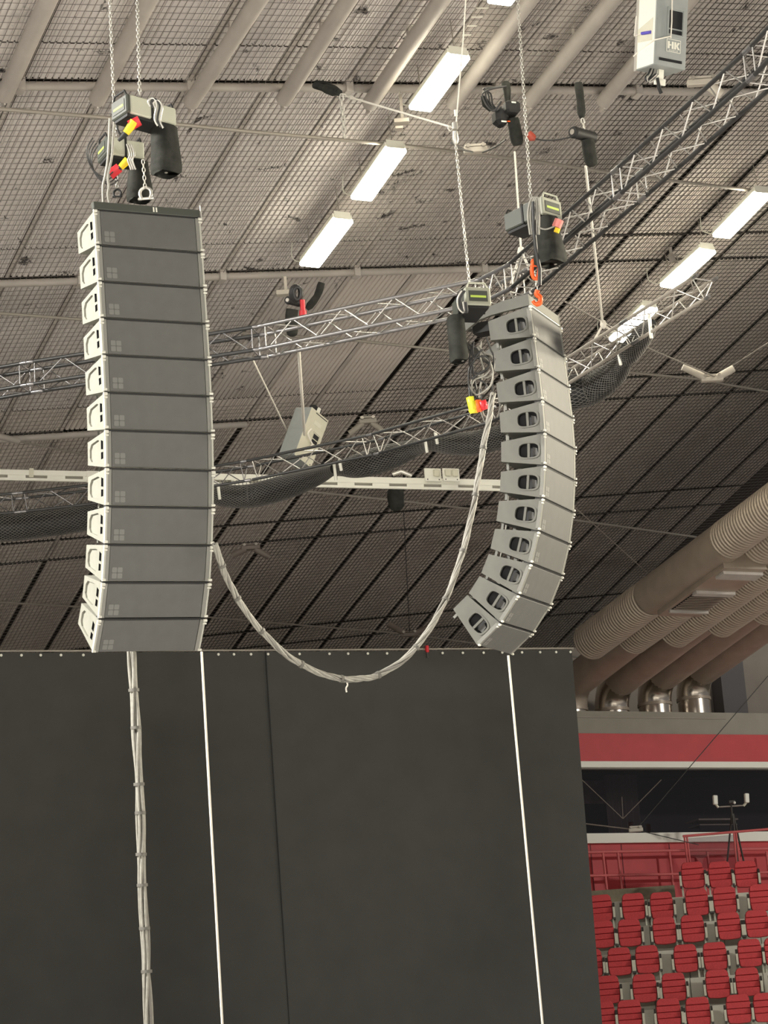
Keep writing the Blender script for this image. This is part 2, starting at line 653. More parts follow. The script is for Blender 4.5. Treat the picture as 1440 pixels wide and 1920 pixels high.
# big round roof pipes that end under the first purlin
PIPES = [((90, 0), (8, 180)), ((278, 0), (182, 187)), ((475, 15), (358, 192)), ((653, 0), (532, 187)), ((827, 0), (693, 195)), ((960, 43), (850, 195)), ((1147, 0), (993, 190)), ((1275, 20), (1131, 190))]
PL = ['first pale round pipe under the roof, nearest the front-facing hang', 'pale round pipe crossed by the two hang chains', 'pale round pipe just beyond the two hang chains', 'pale round pipe ending above the dangling chain end',
      'pale round pipe ending beside the nearest big lamp', 'pale round pipe running behind the nearest big lamp', 'pale round pipe passing behind the long hoist chain', 'pale round pipe partly behind the grey two-letter loudspeaker']
for (a, b), lb in zip(PIPES, PL):
    A, B = Pr(*a, 0.25), Pr(*b, 0.25)
    d = (A - B).normalized()
    ends = [B + d * t for t in (0, 1.5, 3, 5)]
    ends = [Vector((p.x, p.y, roof(p.x, p.y) - 0.25)) for p in ends]
    t = thing('roof_pipe', lb, 'pipe', loc=ends[0], group='round pipes under the roof')
    rr = 0.112
    world_part('pipe_run', MB().tube([ends[0] - d * 0.0] + ends[1:], rr, 16), M_TUBE, t)
    world_part('end_cap', MB().tube([ends[0], ends[0] - d * 0.05], [rr * 0.96, rr * 0.7], 16), M_TUBE, t)
    world_part('end_lug', MB().box((ends[0].x - 0.012, ends[0].y - 0.02, ends[0].z - 0.13), (ends[0].x + 0.012, ends[0].y + 0.11, ends[0].z + 0.02)), M_BATTEN, t)
    world_part('hanger_plate', MB().box((ends[1].x - 0.03, ends[1].y - 0.04, ends[1].z), (ends[1].x + 0.03, ends[1].y + 0.04, ends[1].z + 0.26)), M_BATTEN, t)

# ------------------------------------------------------------------ floor, end wall
mb = MB().box((-60, -40, -0.2), (60, 60, 0))
struct('floor', mb, M_FLOOR)
YW, YU = 45.8, 49.6
xl, xr = Py(1010, 1500, YW).x, Py(1900, 1500, YW).x


def zy(py, y=YW, px=1260):
    return Py(px, py, y).z


z_led, z_red, z_wht, z_gt, z_gb, z_sill, z_base = zy(1335), zy(1377), zy(1429), zy(1440), zy(1562), zy(1580), zy(1668)
wall = struct('wall_end', MB().box((-6, YU, 0), (xr + 14, YU + 0.3, 17)), M_WALL)
part('ledge', MB().box((xl, YW, z_red), (xr, YU, z_led)), M_FASCIA, wall)
part('ledge_line', MB().box((xl, YW - 0.02, z_led - 0.16), (Py(1360, 1340, YW).x, YW, z_led - 0.13)), M_WALL, wall)
part('red_band', MB().box((xl, YW - 0.05, z_wht), (xr, YW + 0.3, z_red)), M_REDP, wall)
part('white_strip', MB().box((xl, YW - 0.09, z_gt), (xr, YW + 0.3, z_wht)), M_WHITE, wall)
part('sill', MB().box((xl, YW - 0.10, z_sill), (xr, YW + 0.4, z_gb)), M_WHITE, wall)
part('red_parapet', MB().box((xl, YW, 0), (xr, YW + 0.3, z_sill)), M_REDP, wall)
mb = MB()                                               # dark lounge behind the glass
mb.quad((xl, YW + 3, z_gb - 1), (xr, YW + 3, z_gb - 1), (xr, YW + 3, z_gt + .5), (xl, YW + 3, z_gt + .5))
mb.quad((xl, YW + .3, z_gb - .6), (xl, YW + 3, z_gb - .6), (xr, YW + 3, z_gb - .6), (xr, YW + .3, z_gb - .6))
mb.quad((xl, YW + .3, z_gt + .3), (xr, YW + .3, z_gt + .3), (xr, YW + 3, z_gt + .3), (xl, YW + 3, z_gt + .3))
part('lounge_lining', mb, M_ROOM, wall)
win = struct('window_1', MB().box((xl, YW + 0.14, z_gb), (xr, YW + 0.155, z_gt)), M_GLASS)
for px in (1040, 1500):
    x = Py(px, 1500, YW).x
    o = part('mullion', MB().box((x - 0.02, YW + 0.13, z_gb), (x + 0.02, YW + 0.18, z_gt)), M_ROOM, win)
# things in the lounge
single('framed_picture', MB().box((Py(1085, 1500, YW + 2.8).x, YW + 2.86, Py(1110, 1506, YW + 2.8).z), (Py(1139, 1500, YW + 2.8).x, YW + 2.92, Py(1110, 1463, YW + 2.8).z)), M_POSTER,
       'dim framed picture inside the dark lounge, beside the curtain edge', 'picture')
single('lounge_curtain', MB().add([(Py(px, 1500, YW + 2).x, YW + 2 + 0.12 * (k % 2), z) for k, px in enumerate(range(1136, 1206, 6)) for z in (z_gb - .5, z_gt + .2)],
                                  [(2 * k, 2 * k + 2, 2 * k + 3, 2 * k + 1) for k in range(11)]), mat('lounge_drape', (0.10, 0.075, 0.08), 0.8),
       'dim pleated drape inside the dark lounge behind glass', 'curtain')
t = thing('lounge_table', 'dim pale-edged counter inside the dark lounge, behind the tripod', 'counter', loc=Py(1350, 1555, YW + 1.5))
X = t.location
part('counter_top', MB().box((-0.75, -0.3, 0.18), (0.35, 0.3, 0.22)), M_WALL, t)
part('counter_front', MB().box((-0.72, -0.27, -0.5), (0.32, -0.24, 0.05)), M_ROOM, t)
part('counter_shelf', MB().box((-0.72, -0.28, 0.06), (0.32, 0.25, 0.09)), M_WALL, t)

# ------------------------------------------------------------------ ducts at the end wall
DD = Vector((0.0, -1, 0.15)).normalized()
DU_ = Vector((0.01, -1, 0.13)).normalized()
ELB = [(1070, 1325, 6, 'dim'), (1148, 1325, 5, 'x'), (1229, 1322, 4, 'y'), (1303, 1312, 3, 'z')]
EL = ['smooth ventilation duct bending into the ledge beside the curtain', 'smooth duct with a short steel collar, second along the ledge from the curtain', 'smooth duct with a bright steel collar between two others on the ledge', 'smooth duct with the tallest shiny steel collar, at the dark panel']
for (px, py, _, _), lb in zip(ELB, EL):
    c = Py(px, 1334, YW + 0.55)
    c.z = z_led
    t = thing('ventilation_duct', lb, 'duct', loc=c, group='smooth ducts turning down into the ledge')
    h0 = 0.10 + 0.30 * max(0, (px - 1148)) / 155
    r = 0.40
    pts, top = [], c + Vector((0, 0, h0 + 0.05))
    br = 0.62
    for k in range(7):
        an = k / 6 * (pi / 2 - 0.2)
        pts.append(top + Vector((0, -br * (1 - cos(an)), br * sin(an))))
    el = list(pts)
    run = [pts[-1] + DD * s for s in (0.0, 5, 11, 17)]
    world_part('steel_collar', MB().tube([c, c + Vector((0, 0, h0))], r * 0.97, 24), M_STEEL, t, 'bright bare steel collar')
    world_part('collar_ring', MB().tube([c + Vector((0, 0, h0 - .02)), c + Vector((0, 0, h0 + .05))], r * 1.03, 24), M_DUCT, t)
    world_part('elbow', MB().tube(el, r, 24), M_STEEL if px > 1100 else M_DUCT, t)
    world_part('duct_run', MB().tube(run, r * 1.0, 24), M_DUCT, t)
UD = [(1106, 1204, 0), (1184, 1194, 1), (1264, 1182, 2), (1347, 1163, 3), (1428, 1140, 4)]
UL = ['ribbed duct nearest the roof edge, broken by a box with a grille', 'ribbed duct directly below the box with the grille', 'ribbed duct third from the roof edge', 'ribbed duct fourth from the roof edge', 'ribbed duct farthest from the roof edge, mostly cut off']
for px, py, k in UD:
    c = P(px, py, 49.0)
    t = thing('ribbed_duct', UL[k], 'duct', loc=c, group='ribbed ducts along the roof edge')

    def ribs(s0, s1, r):
        pts, rs = [], []
        n = int((s1 - s0) / 0.095)
        for q in range(n):
            for f, rr in ((0, 1.0), (0.2, 1.055), (0.5, 1.055), (0.7, 1.0)):
                pts.append(c + DU_ * (s0 + (q + f) * 0.095))
                rs.append(r * rr)
        return MB().tube(pts, rs, 28, smooth=False)
    r = 0.385
    if k == 0:
        world_part('ribbed_run', ribs(0, 2.7, r), M_DUCT, t)
        world_part('ribbed_run', ribs(5.7, 14, r), M_DUCT, t)
        world_part('smooth_sleeve', MB().tube([c + DU_ * 2.7, c + DU_ * 5.7], r * 1.04, 24), M_DUCT, t)
        X = Vector((1, 0, 0))
        F = frame(c + DU_ * 4.25 - t.location, X, -DU_, X.cross(-DU_).normalized())
        part('plenum_box', MB().box((-0.05, -1.25, -0.50), (0.92, 1.35, 0.30), F), M_DUCT, t)
        for y_, w_ in ((1.02, 0.06), (0.02, 0.16), (-0.95, 0.30)):
            part('grille_bar', MB().box((0.02, y_ - w_ / 2, -0.56), (0.92, y_ + w_ / 2, -0.50), F), M_BATTEN, t)
        part('grille_opening', MB().box((0.04, 0.12, -0.512), (0.90, 0.96, -0.501), F), M_DARK, t)
        for q in range(9):
            part('grille_slat', MB().box((0.05, 0.16 + q * .09, -0.53), (0.89, 0.18 + q * .09, -0.513), F), M_DUCT, t)
    else:
        world_part('ribbed_run', ribs(0, 14, r), M_DUCT, t)
    world_part('end_disc', MB().tube([c + DU_ * 0.02, c - DU_ * 0.06], [r * 1.02, r * 0.85], 24), M_DUCT, t)
X = Py(1340, 1335, YU)
single('service_cabinet', MB().box((Py(1335, 1300, YU).x, YU - 0.5, z_led), (Py(1379, 1300, YU).x, YU - 0.02, zy(1215, YU, 1360))), mat('service_grey', (0.13, 0.12, 0.12), 0.6),
       'tall dark service cabinet on the ledge beside the shiny duct collar', 'cabinet')
pts = [Py(px, py, YU - 0.15 if px < 1375 else YU - .03) for px, py in ((1360, 1336), (1372, 1334), (1380, 1341), (1390, 1348), (1410, 1349), (1470, 1349))]
single('service_cable', MB().tube(spline(pts), 0.018, 6), M_ROPE, 'thin pale cable curving off the ledge along the grey wall', 'cable')

# ------------------------------------------------------------------ lamps
LAMPS = [((822, 152), (787, 203), (860, 103), 'biggest glowing rectangular lamp, nearest to the camera, over the wire rope'),
         ((708, 323), (677, 371), (742, 278), 'middle glowing lamp of the row that leads to the long sagging roof'),
         ((612, 452), (580, 496), (643, 411), 'farthest glowing lamp of its row, above the pair of black pulleys'),
         ((956, -22), (935, 4), (985, -66), 'glowing lamp at the top edge of the view beside the cable ladder'),
         ((1392, 402), (1352, 442), (1430, 362), 'nearest glowing lamp of the row over the netting truss end'),
         ((1290, 502), (1252, 536), (1327, 468), 'glowing lamp just above the open end of the netted truss'),
         ((1188, 606), (1156, 637), (1218, 576), 'glowing lamp seen through the netted truss')]
for (c, a, b, lb) in LAMPS:
    A, B = Pr(*a, 0.62), Pr(*b, 0.62)
    ctr = (A + B) / 2
    y = (B - A)
    L = y.length
    y.normalize()
    x = Vector((1, 0, 0))
    x = (x - y * x.dot(y)).normalized()
    z = x.cross(y)
    if z.z < 0:
        z = -z
        x = -x
    t = thing('flood_lamp', lb, 'lamp', M=frame(ctr, x, y, z), group='glowing lamps under the roof')
    w = 0.165
    part('diffuser', MB().box((-w, -L / 2, -0.05), (w, L / 2, 0.02), bev=0.015), M_LAMP, t, 'glowing white diffuser')
    part('housing', MB().box((-w * .95, -L / 2 + .01, 0.02), (w * .95, L / 2 - .01, 0.09)), M_LAMPH, t)
    for s in (-1, 1):
        part('end_plate', MB().box((-w * .8, s * L / 2 - (0.012 if s > 0 else 0), -0.02), (w * .8, s * L / 2 + (0 if s > 0 else 0.012), 0.13)), M_LAMPH, t)
        part('hanger_rod', MB().tube([(0, s * (L / 2 - 0.1), 0.09), (0, s * (L / 2 - 0.1), 0.62)], 0.008, 6), M_ROD, t)
    q = [(0.03, -L / 2, 0.08), (0.10, -L / 2 - 0.10, 0.10), (0.05, -L / 2 - 0.22, 0.16), (0.12, -L / 2 - 0.34, 0.3), (0.08, -L / 2 - 0.36, 0.6)]
    nest(t, 'end_plate', 'housing')
    part('lamp_cord', MB().tube(spline(q, 5), 0.01, 5), M_LAMPH, t)

# ------------------------------------------------------------------ cable-net rods
RODS = [([(-30, 202), (240, 224), (480, 248), (757, 273), (1000, 302), (1173, 328), (1243, 337), (1460, 363)], 0.028, 31.5, 'thick pale tie rod crossing under the near lamps'),
        ([(-30, 585), (190, 602), (388, 620), (660, 638), (837, 657), (1101, 688), (1176, 698), (1320, 712), (1356, 720), (1460, 738)], 0.026, 36.5, 'pale tie rod carrying the big clamp plate'),
        ([(330, 896), (469, 909), (592, 923), (758, 940), (932, 960), (1075, 975), (1384, 1018), (1460, 1030)], 0.026, 42, 'thin tie rod crossing below the white outlet tray'),
        ([(-20, 1128), (150, 1138), (400, 1158), (622, 1177), (747, 1187), (1075, 1231), (1210, 1246), (1460, 1284)], 0.02, 45, 'dim tie rod just above the black curtain')]
for pts, r, z, lb in RODS:
    h = [Pr(a, b, 0.45) for a, b in pts]
    single('tie_rod', MB().tube(h, r, 8), M_ROD, lb, 'rod', 'tie rods of the roof')


M_DIM = mat('old_clamp', (0.17, 0.14, 0.12), 0.6)  # clamp paint darkened to stand for shade under the far roof
M_DIM2 = mat('worn_clamp', (0.26, 0.235, 0.2), 0.6)  # same paint with less shade put into the colour


def clamp(px, py, z, lb, s=1.0, arms=((-38, -16), (28, -14)), mt=None):
    mt = mt or M_CLAMP
    c = P(px, py, z)
    t = thing('rod_clamp', lb, 'clamp', loc=c, group='clamps on the tie rods')
    Rz = Matrix.Rotation(AZ, 4, 'Z')
    part('clamp_plate', MB().box((-0.16 * s, -0.05, -0.04), (0.16 * s, 0.05, 0.04), Rz, 0.01), mt, t)
    part('clamp_cover', MB().box((-0.14 * s, -0.05, 0.045), (0.14 * s, 0.05, 0.075), Rz), mt, t)
    for q in (-1, 1):
        part('bolt', MB().tube([Rz @ Vector((q * 0.1 * s, -0.08, 0.05)), Rz @ Vector((q * 0.1 * s, 0.06, 0.05))], 0.028, 8), M_ROD, t)
    for dx, dy in arms:
        e = P(px + dx * 0.35, py + dy * 0.2, z) - c
        f = P(px + dx * 1.45, py + dy * 1.45, z) - c
        part('arm', MB().tube([e, f], 0.055 * s, 8), mt, t)
    return t


clamp(892, 282, 30.5, 'pale clamp with two bolts on the thick rod, beside the hanging hoists', 1.0, ())
clamp(1335, 711, 37.8, 'pale clamp plate with two stubby arms, beside the netted truss', 1.15)
clamp(470, 1027, 43, 'dim clamp with two arms beneath the netting, beside the cable loop', 1.1, ((-24, 10), (24, 12)), M_DIM)
clamp(768, 1190, 45, 'dim clamp on a rod just above the curtain pipe', 1.1, ((-28, -14), (26, -10)), M_DIM)
clamp(1318, 155, 30, 'pale clamp with one arm beside the grey two-letter loudspeaker', 1.3, ((24, 16),))
clamp(690, 790, 37.5, 'dull clamp half hidden on the purlin above the netted truss', 0.9, ((-24, 16), (18, 12)), M_DIM2)
c = clamp(1192, 1556, 46, 'dark steel clamp where several wires meet, before the lounge window', 0.9, ())
for k, (e, lb) in enumerate((((1075, 1447), 'thin wire running from the wire clamp up to the curtain edge'), ((1085, 1543), 'short dark wire from the wire clamp level to the curtain'), ((1166, 1494), 'short upright wire above the wire clamp'),
                             ((1240, 1462), 'thin wire from the wire clamp across the dark glass'), ((1460, 1244), 'long dark wire from the wire clamp across the red band'), ((1310, 1584), 'dark wire from the wire clamp down to the seats'))):
    s = (1168, 1535) if k in (0, 2, 3) else (1192, 1556)
    single('stay_wire', MB().tube([P(*s, 46), P(*e, 46)], 0.009 if k != 1 else 0.014, 6), M_TRUSSD if k > 3 else M_DIM, lb, 'wire', 'stay wires before the lounge window')
single('stay_wire', MB().tube([P(1060, 566, 34), P(1220, 655, 37), P(1345, 708, 37.8)], 0.014, 6), M_ROD, 'thin wire from the box truss to the big clamp plate', 'wire')
single('stay_wire', MB().tube([P(1335, 711, 37.8), P(1460, 630, 37.8)], 0.012, 6), M_NET, 'dark wire rising from the big clamp plate', 'wire')
single('stay_wire', MB().tube([P(1060, 935, 42), P(1200, 1062, 46), P(1229, 1087, 47)], 0.01, 6), M_ROD, 'short hanger wire of the ribbed duct', 'wire')

t = thing('lamp_bracket', 'small pale bracket beside the lamp above the netted truss end', 'bracket', loc=Pr(1259, 484, 0.25))
part('bracket_plate', MB().box((-0.05, -0.02, -0.09), (0.06, 0.02, 0.07), Matrix.Rotation(AZ + .3, 4, 'Z') @ Matrix.Rotation(-.35, 4, 'Y'), .008), M_TUBE, t)
part('bracket_hook', MB().tube([(0.05, 0, 0.07), (0.11, 0, 0.05), (0.12, 0, -0.03), (0.09, 0, -0.06)], 0.014, 6), M_TUBE, t)
part('bracket_stem', MB().box((-0.02, -0.02, 0.06), (0.02, 0.02, 0.25)), M_TUBE, t)
t = thing('rod_clamp', 'pale sleeve with a thin rod under the purlin at the outer edge', 'clamp', loc=Pr(0, 819, 0.3))
world_part('sleeve', MB().tube([Pr(-12, 815, .3), Pr(34, 827, .3)], 0.055, 10), M_TUBE, t)
world_part('rod', MB().tube([Pr(34, 827, .3), Pr(100, 841, .25), Pr(185, 858, .2)], 0.014, 6), M_DIM2, t)

# ------------------------------------------------------------------ trusses
CYL = {}


def unit_cyl(material):
    if material.name not in CYL:
        CYL[material.name] = MB().tube([(0, 0, 0), (0, 0, 1)], 1.0, 6).mesh('brace', material)
    return CYL[material.name]


def brace(a, b, r, material, parent):
    a, b = Vector(a), Vector(b)
    d = b - a
    M = Matrix.Translation(a) @ d.to_track_quat('Z', 'Y').to_matrix().to_4x4() @ Matrix.Diagonal((r, r, d.length, 1))
    return link('brace', unit_cyl(material), parent, M)


def truss_section(name, lb, A, B, size, bays, tri=False, mchord=None, mbrace=None, cr=0.024, br=0.010, group=None, coupler=True):
    A, B = Vector(A), Vector(B)
    x = (B - A)
    L = x.length
    x.normalize()
    y = Vector((0, 0, 1)).cross(x).normalized()
    z = x.cross(y)
    t = thing(name, lb, 'truss', M=frame(A, x, y, z), group=group)
    h = size / 2
    if tri:
        ch = [(-h, h * .85), (h, h * .85), (0, -h * .9)]
        faces = [(0, 1), (1, 2), (2, 0)]
    else:
        ch = [(-h, h), (h, h), (h, -h), (-h, -h)]
        faces = [(0, 1), (1, 2), (2, 3), (3, 0)]
    for c in ch:
        part('chord', MB().tube([(0.02, *c), (L - 0.02, *c)], cr, 10), mchord, t)
        if coupler:
            for e in (0.0, L):
                s = 1 if e == 0 else -1
                part('coupler', MB().tube([(e, *c), (e + s * .05, *c), (e + s * .09, *c)], [cr * 1.05, cr * 1.2, cr * 1.0], 8), M_TRUSS, t)
    for a, b in faces:
        for e in (0.10, L - 0.10):
            brace((e, *ch[a]), (e, *ch[b]), br, mbrace, t)
        l0, l1 = 0.14, L - 0.14
        n = bays
        for k in range(n):
            s0, s1 = l0 + (l1 - l0) * k / n, l0 + (l1 - l0) * (k + 1) / n
            p, q = (a, b) if k % 2 == 0 else (b, a)
            brace((s0, *ch[p]), (s1, *ch[q]), br, mbrace, t)
    return t


H1 = P(945, 545, 27.5).z
T1 = [(-370, 782), (60, 707), (494, 640), (915, 552)]
T1L = ['dark box truss section reaching out of view behind the front-facing hang', 'dark box truss section passing behind the front-facing hang', 'shiny box truss section between the two hangs']
for k in range(3):
    A, B = Ph(*T1[k], H1), Ph(*T1[k + 1], H1)
    truss_section('box_truss', T1L[k], A, B, 0.30, 8, False, M_TRUSS if k == 2 else M_TRUSSD, M_BRACE if k == 2 else M_TRUSS, 0.025, 0.0085, 'sections of the black box truss')
T1R = [(975, 522), (1180, 345), (1432, 122), (1700, -160)]
T1RL = ['box truss section climbing from the corner behind the side-on hang', 'box truss section in mid climb across the roof', 'box truss section leaving the view at its upper edge']
for k in range(3):
    A, B = Ph(*T1R[k], H1), Ph(*T1R[k + 1], H1)
    truss_section('box_truss', T1RL[k], A, B, 0.30, 8, False, M_TRUSSD, M_BRACE, 0.025, 0.0085, 'sections of the black box truss')
A, B = Ph(915, 552, H1), Ph(975, 522, H1)
truss_section('corner_truss', 'short corner piece joining the two runs of box truss', A, B, 0.30, 2, False, M_TRUSS, M_BRACE, 0.025, 0.0085, None)

H2 = P(660, 855, 31.0).z
T2 = [(-190, 962), (38, 944), (240, 921), (470, 884), (700, 836), (920, 774), (1050, 710), (1190, 622), (1328, 536)]
T2L = ['netted truss section farthest out beside the front-facing hang', 'netted truss section with its joint before the hang', 'netted truss section hidden behind the front-facing hang', 'netted truss section just beyond the front-facing hang', 'netted truss section in front of the tilted cream loudspeaker',
       'netted truss section running in behind the cable tangle', 'netted truss section behind the side-on hang', 'netted truss section in front of the lamp', 'last netted truss section with open ends beneath the lamp']
for k in range(8):
    A, B = Ph(*T2[k], H2), Ph(*T2[k + 1], H2)
    L = (B - A).length
    truss_section('netted_truss', T2L[k], A, B, 0.27, max(4, int(L / 0.33)), True, M_TRUSSD if k < 6 else M_ROD, M_BRACE if k > 2 else M_TRUSS, 0.02, 0.008, 'sections of the netted triangular truss', k not in (3, 5))


# ------------------------------------------------------------------ netting rolled up under that truss
def swag(pts, z, lb, lift):
    """pts: (px, py, radius px); a bundle of black netting with its open weave reaching up to the truss"""
    path, rs = [], []
    for (a, b, r) in pts:
        p = Ph(a, b, H2)
        d = (p - CAM).dot(FW)
        p = P(a, b, d)
        path.append(p)
        rs.append(r / FPX * d)
    sp = spline(path, 5)
    rr = [v.x for v in spline([Vector((r, 0, 0)) for r in rs], 5)]
    t = thing('rolled_netting', lb, 'netting', loc=sp[0], group='black netting rolled under the truss')
    world_part('netting_roll', MB().tube(sp, [r * .93 for r in rr], 14), M_NETB, t)
    mb = MB()
    n = len(sp)
    # diamond weave lying on the roll
    ns = 26
    frames = []
    for k in range(n):
        tg = (sp[min(k + 1, n - 1)] - sp[max(k - 1, 0)]).normalized()
        a = (Vector((0, 0, 1)) - tg * tg.z).normalized()
        frames.append((a, tg.cross(a)))
    cum = [0]
    for k in range(1, n):
        cum.append(cum[-1] + (sp[k] - sp[k - 1]).length)
    steps = max(8, int(cum[-1] / 0.05))

    def at(s):
        s = min(max(s, 0), cum[-1] - 1e-6)
        k = 0
        while cum[k + 1] < s:
            k += 1
        f = (s - cum[k]) / (cum[k + 1] - cum[k])
        return sp[k].lerp(sp[k + 1], f), rr[k] + (rr[k + 1] - rr[k]) * f, frames[k]
    for dirn in (-1, 1):
        for q in range(ns):
            line = []
            for s in range(steps + 1):
                p, r, (a, b) = at(cum[-1] * s / steps)
                an = 2 * pi * q / ns + dirn * s * 0.16
                line.append(p + (a * cos(an) + b * sin(an)) * r)
            mb.tube(line, 0.0048, 3, cap=False)
    world_part('net_weave', mb, M_NETW, t, kind='stuff')
    # loose net between roll and chord
    mb = MB()
    m2 = int(cum[-1] / 0.055)
    for s in range(m2):
        p, r, _ = at(cum[-1] * s / m2)
        top = p + Vector((0, 0, r + lift))
        q, r2, _ = at(cum[-1] * min(1, (s + 2.2) / m2))
        mb.tube([q, top], 0.0028, 3, cap=False)
        q, r2, _ = at(cum[-1] * max(0, (s - 2.2) / m2))
        mb.tube([q, top], 0.0028, 3, cap=False)
    world_part('loose_net', mb, M_NETB, t, kind='stuff')
    return t, sp, rr


def tie(parent, px, py0, py1):
    z = (Ph(px, (py0 + py1) / 2, H2) - CAM).dot(FW) - 0.16
    world_part('tie_strap', MB().tube([P(px, py0, z), P(px + 2, (py0 + py1) / 2, z - .03), P(px + 4, py1, z)], 0.022, 6), M_WHITE, parent, 'white tie strap')


t, *_ = swag([(-60, 990, 26), (20, 988, 26), (90, 980, 26), (165, 970, 24), (260, 950, 22), (360, 932, 14)], 31, 'black netting roll hanging beside the front-facing hang', 0.10)
t, *_ = swag([(385, 926, 12), (420, 930, 20), (470, 930, 22), (530, 915, 23), (590, 895, 17), (626, 880, 9)], 31, 'black netting roll tied between the hang and the first white tie pair', 0.08)
tie(t, 408, 905, 936)
tie(t, 626, 868, 900)
t, *_ = swag([(628, 880, 9), (660, 876, 20), (700, 866, 25), (745, 852, 22), (785, 838, 14), (800, 834, 9)], 31, 'black netting roll in the middle of the netted truss', 0.08)
tie(t, 636, 862, 882)
tie(t, 797, 825, 848)
t, *_ = swag([(802, 834, 9), (830, 832, 18), (880, 832, 22), (930, 822, 22), (980, 806, 22), (1040, 780, 24)], 31, 'black netting roll running in behind the side-on hang', 0.10)
tie(t, 816, 810, 832)
t, *_ = swag([(1042, 770, 24), (1070, 738, 32), (1110, 728, 30), (1150, 702, 24), (1172, 676, 14)], 31, 'fat black netting roll just beyond the side-on hang', 0.12)
tie(t, 1160, 662, 684)
t, *_ = swag([(1166, 680, 10), (1178, 664, 20), (1196, 642, 20), (1213, 620, 16), (1222, 606, 8)], 31, 'short black netting roll beneath the glowing lamp', 0.05)
tie(t, 1217, 590, 634)


# ------------------------------------------------------------------ line array cabinets
CW, CH, CD, CT = 1.12, 0.37, 0.50, 0.0725


def make_cabinet(kind, lb, cat, group):
    t = thing('line_array_cabinet', lb, cat, group=group)
    w = CW / 2
    gap = 0.006
    MC = M_CAB_DIM if kind == 'round' else M_CAB
    top = lambda y: -gap - (CT - gap) * y / CD
    bot = lambda y: -CH + gap + (CT - gap) * y / CD
    # body shell: top, bottom, back; the cheeks are plates with handle openings
    mb = MB()
    y0, y1 = 0.012, CD
    vs = []
    for x in (-w, w):
        vs += [(x, y0, top(y0)), (x, y1, top(y1)), (x, y1, bot(y1)), (x, y0, bot(y0))]
    mb.add(vs, [(0, 4, 5, 1), (1, 5, 6, 2), (2, 6, 7, 3), (3, 7, 4, 0)])
    holes, bars, recess = [], [], []
    if kind == 'round':
        cy, cz, hw, hh = 0.175, -CH / 2 - 0.005, 0.116, 0.080
        out = []
        for k in range(28):
            a = 2 * pi * k / 28
            r = 1 / ((abs(cos(a)) ** 3.4 + abs(sin(a)) ** 3.4) ** (1 / 3.4))
            out.append((cy + hw * r * cos(a), cz + hh * r * sin(a)))
        holes = [out]
        ringp = out
    else:
        holes = [[(0.075, -0.10), (0.135, -0.085), (0.135, -0.175), (0.075, -0.180)], [(0.075, -0.205), (0.135, -0.205), (0.135, -0.275), (0.075, -0.270)]]
        recess = [(0.185, -0.085), (0.225, -0.075), (0.40, -0.10), (0.445, -0.15), (0.445, -0.23), (0.40, -0.275), (0.225, -0.295), (0.185, -0.285)]
        holes.append(recess)
    outer = [(y0, top(y0)), (y1, top(y1)), (y1, bot(y1)), (y0, bot(y0))]
    for s in (-1, 1):
        mb.plate(outer, holes, lambda y, z, s=s: (s * w, y, z))
    part('body', mb, MC, t)
    for s in (-1, 1):
        mb = MB()
        for hi, hl in enumerate(holes):
            dep = 0.07 if not (kind == 'square' and hi == 2) else 0.018
            n = len(hl)
            inn = [(s * (w - dep), y, z) for y, z in hl]
            edge = [(s * (w - 0.001), y, z) for y, z in hl]
            fs = [(i, (i + 1) % n, n + (i + 1) % n, n + i) for i in range(n)] + [tuple(range(n, 2 * n))]
            if kind == 'square' and hi == 2:
                r = MB().add(edge + inn, fs)
                part('handle_dish', r, MC, t)
            else:
                mb.add(edge + inn, fs)
        part('handle_opening', mb, M_DARK, t)
        if kind == 'round':
            fr = MB()
            n = len(ringp)
            vs = [(s * (w + 0.008), cy + (y - cy) * f, cz + (z - cz) * f) for f in (1.20, 1.0) for y, z in ringp] + [(s * (w - 0.012), cy + (y - cy) * .96, cz + (z - cz) * .96) for y, z in ringp]
            fs = [(i, (i + 1) % n, n + (i + 1) % n, n + i) for i in range(n)] + [(n + i, n + (i + 1) % n, 2 * n + (i + 1) % n, 2 * n + i) for i in range(n)]
            fr.add(vs, fs, False)
            part('handle_frame', fr, MC, t)
            x0, x1 = sorted((s * (w + 0.002), s * (w - 0.03)))
            part('handle_bar', MB().box((x0, cy - 0.014, cz - hh * .97), (x1, cy + 0.014, cz + hh * .97)), MC, t)
            x0, x1 = sorted((s * (w - 0.045), s * (w - 0.068)))
            part('horn_flare', MB().prism([(cy - 0.10, cz - hh * .55), (cy - 0.035, cz - hh * .75), (cy - 0.035, cz + hh * .55), (cy - 0.085, cz + hh * .35)], x0, x1, 'x'), M_GRILLE, t)
    # grille and the rigging rails at the front corners
    part('grille', MB().box((-w + 0.055, -0.012, -CH + 0.014), (w - 0.055, 0.012, -0.014), bev=0.005), M_GRILLE, t)
    for s in (-1, 1):
        a, b = sorted((s * w, s * (w - 0.05)))
        part('front_rail', MB().box((a, -0.012, -CH + 0.012), (b, 0.02, -0.012)), M_RAIL, t)
        a, b = sorted((s * (w + 0.006), s * (w - 0.012)))
        part('rigging_bar', MB().box((a, -0.014, -CH + 0.03), (b, 0.028, -0.03)), M_BAR_LIT if kind == 'square' else M_RAIL, t)
        for zz_, rr_ in ((-0.018, 0.015), (-CH + 0.026, 0.013), (-0.052, 0.010)):
            part('hinge_pin', MB().tube([(s * (w - 0.02), -0.018, zz_), (s * (w + 0.018), -0.018, zz_)], rr_, 8), M_PIN, t)
    mb = MB()
    for a in (0, 1):
        for b in (0, 1):
            x, z = -w + 0.085 + a * 0.058, -CH + 0.040 + b * 0.058
            mb.prism(rounded(x, z, x + 0.05, z + 0.05, 0.008, 2), -0.0135, -0.0115, 'y')
    part('badge', mb, M_BADGE, t)
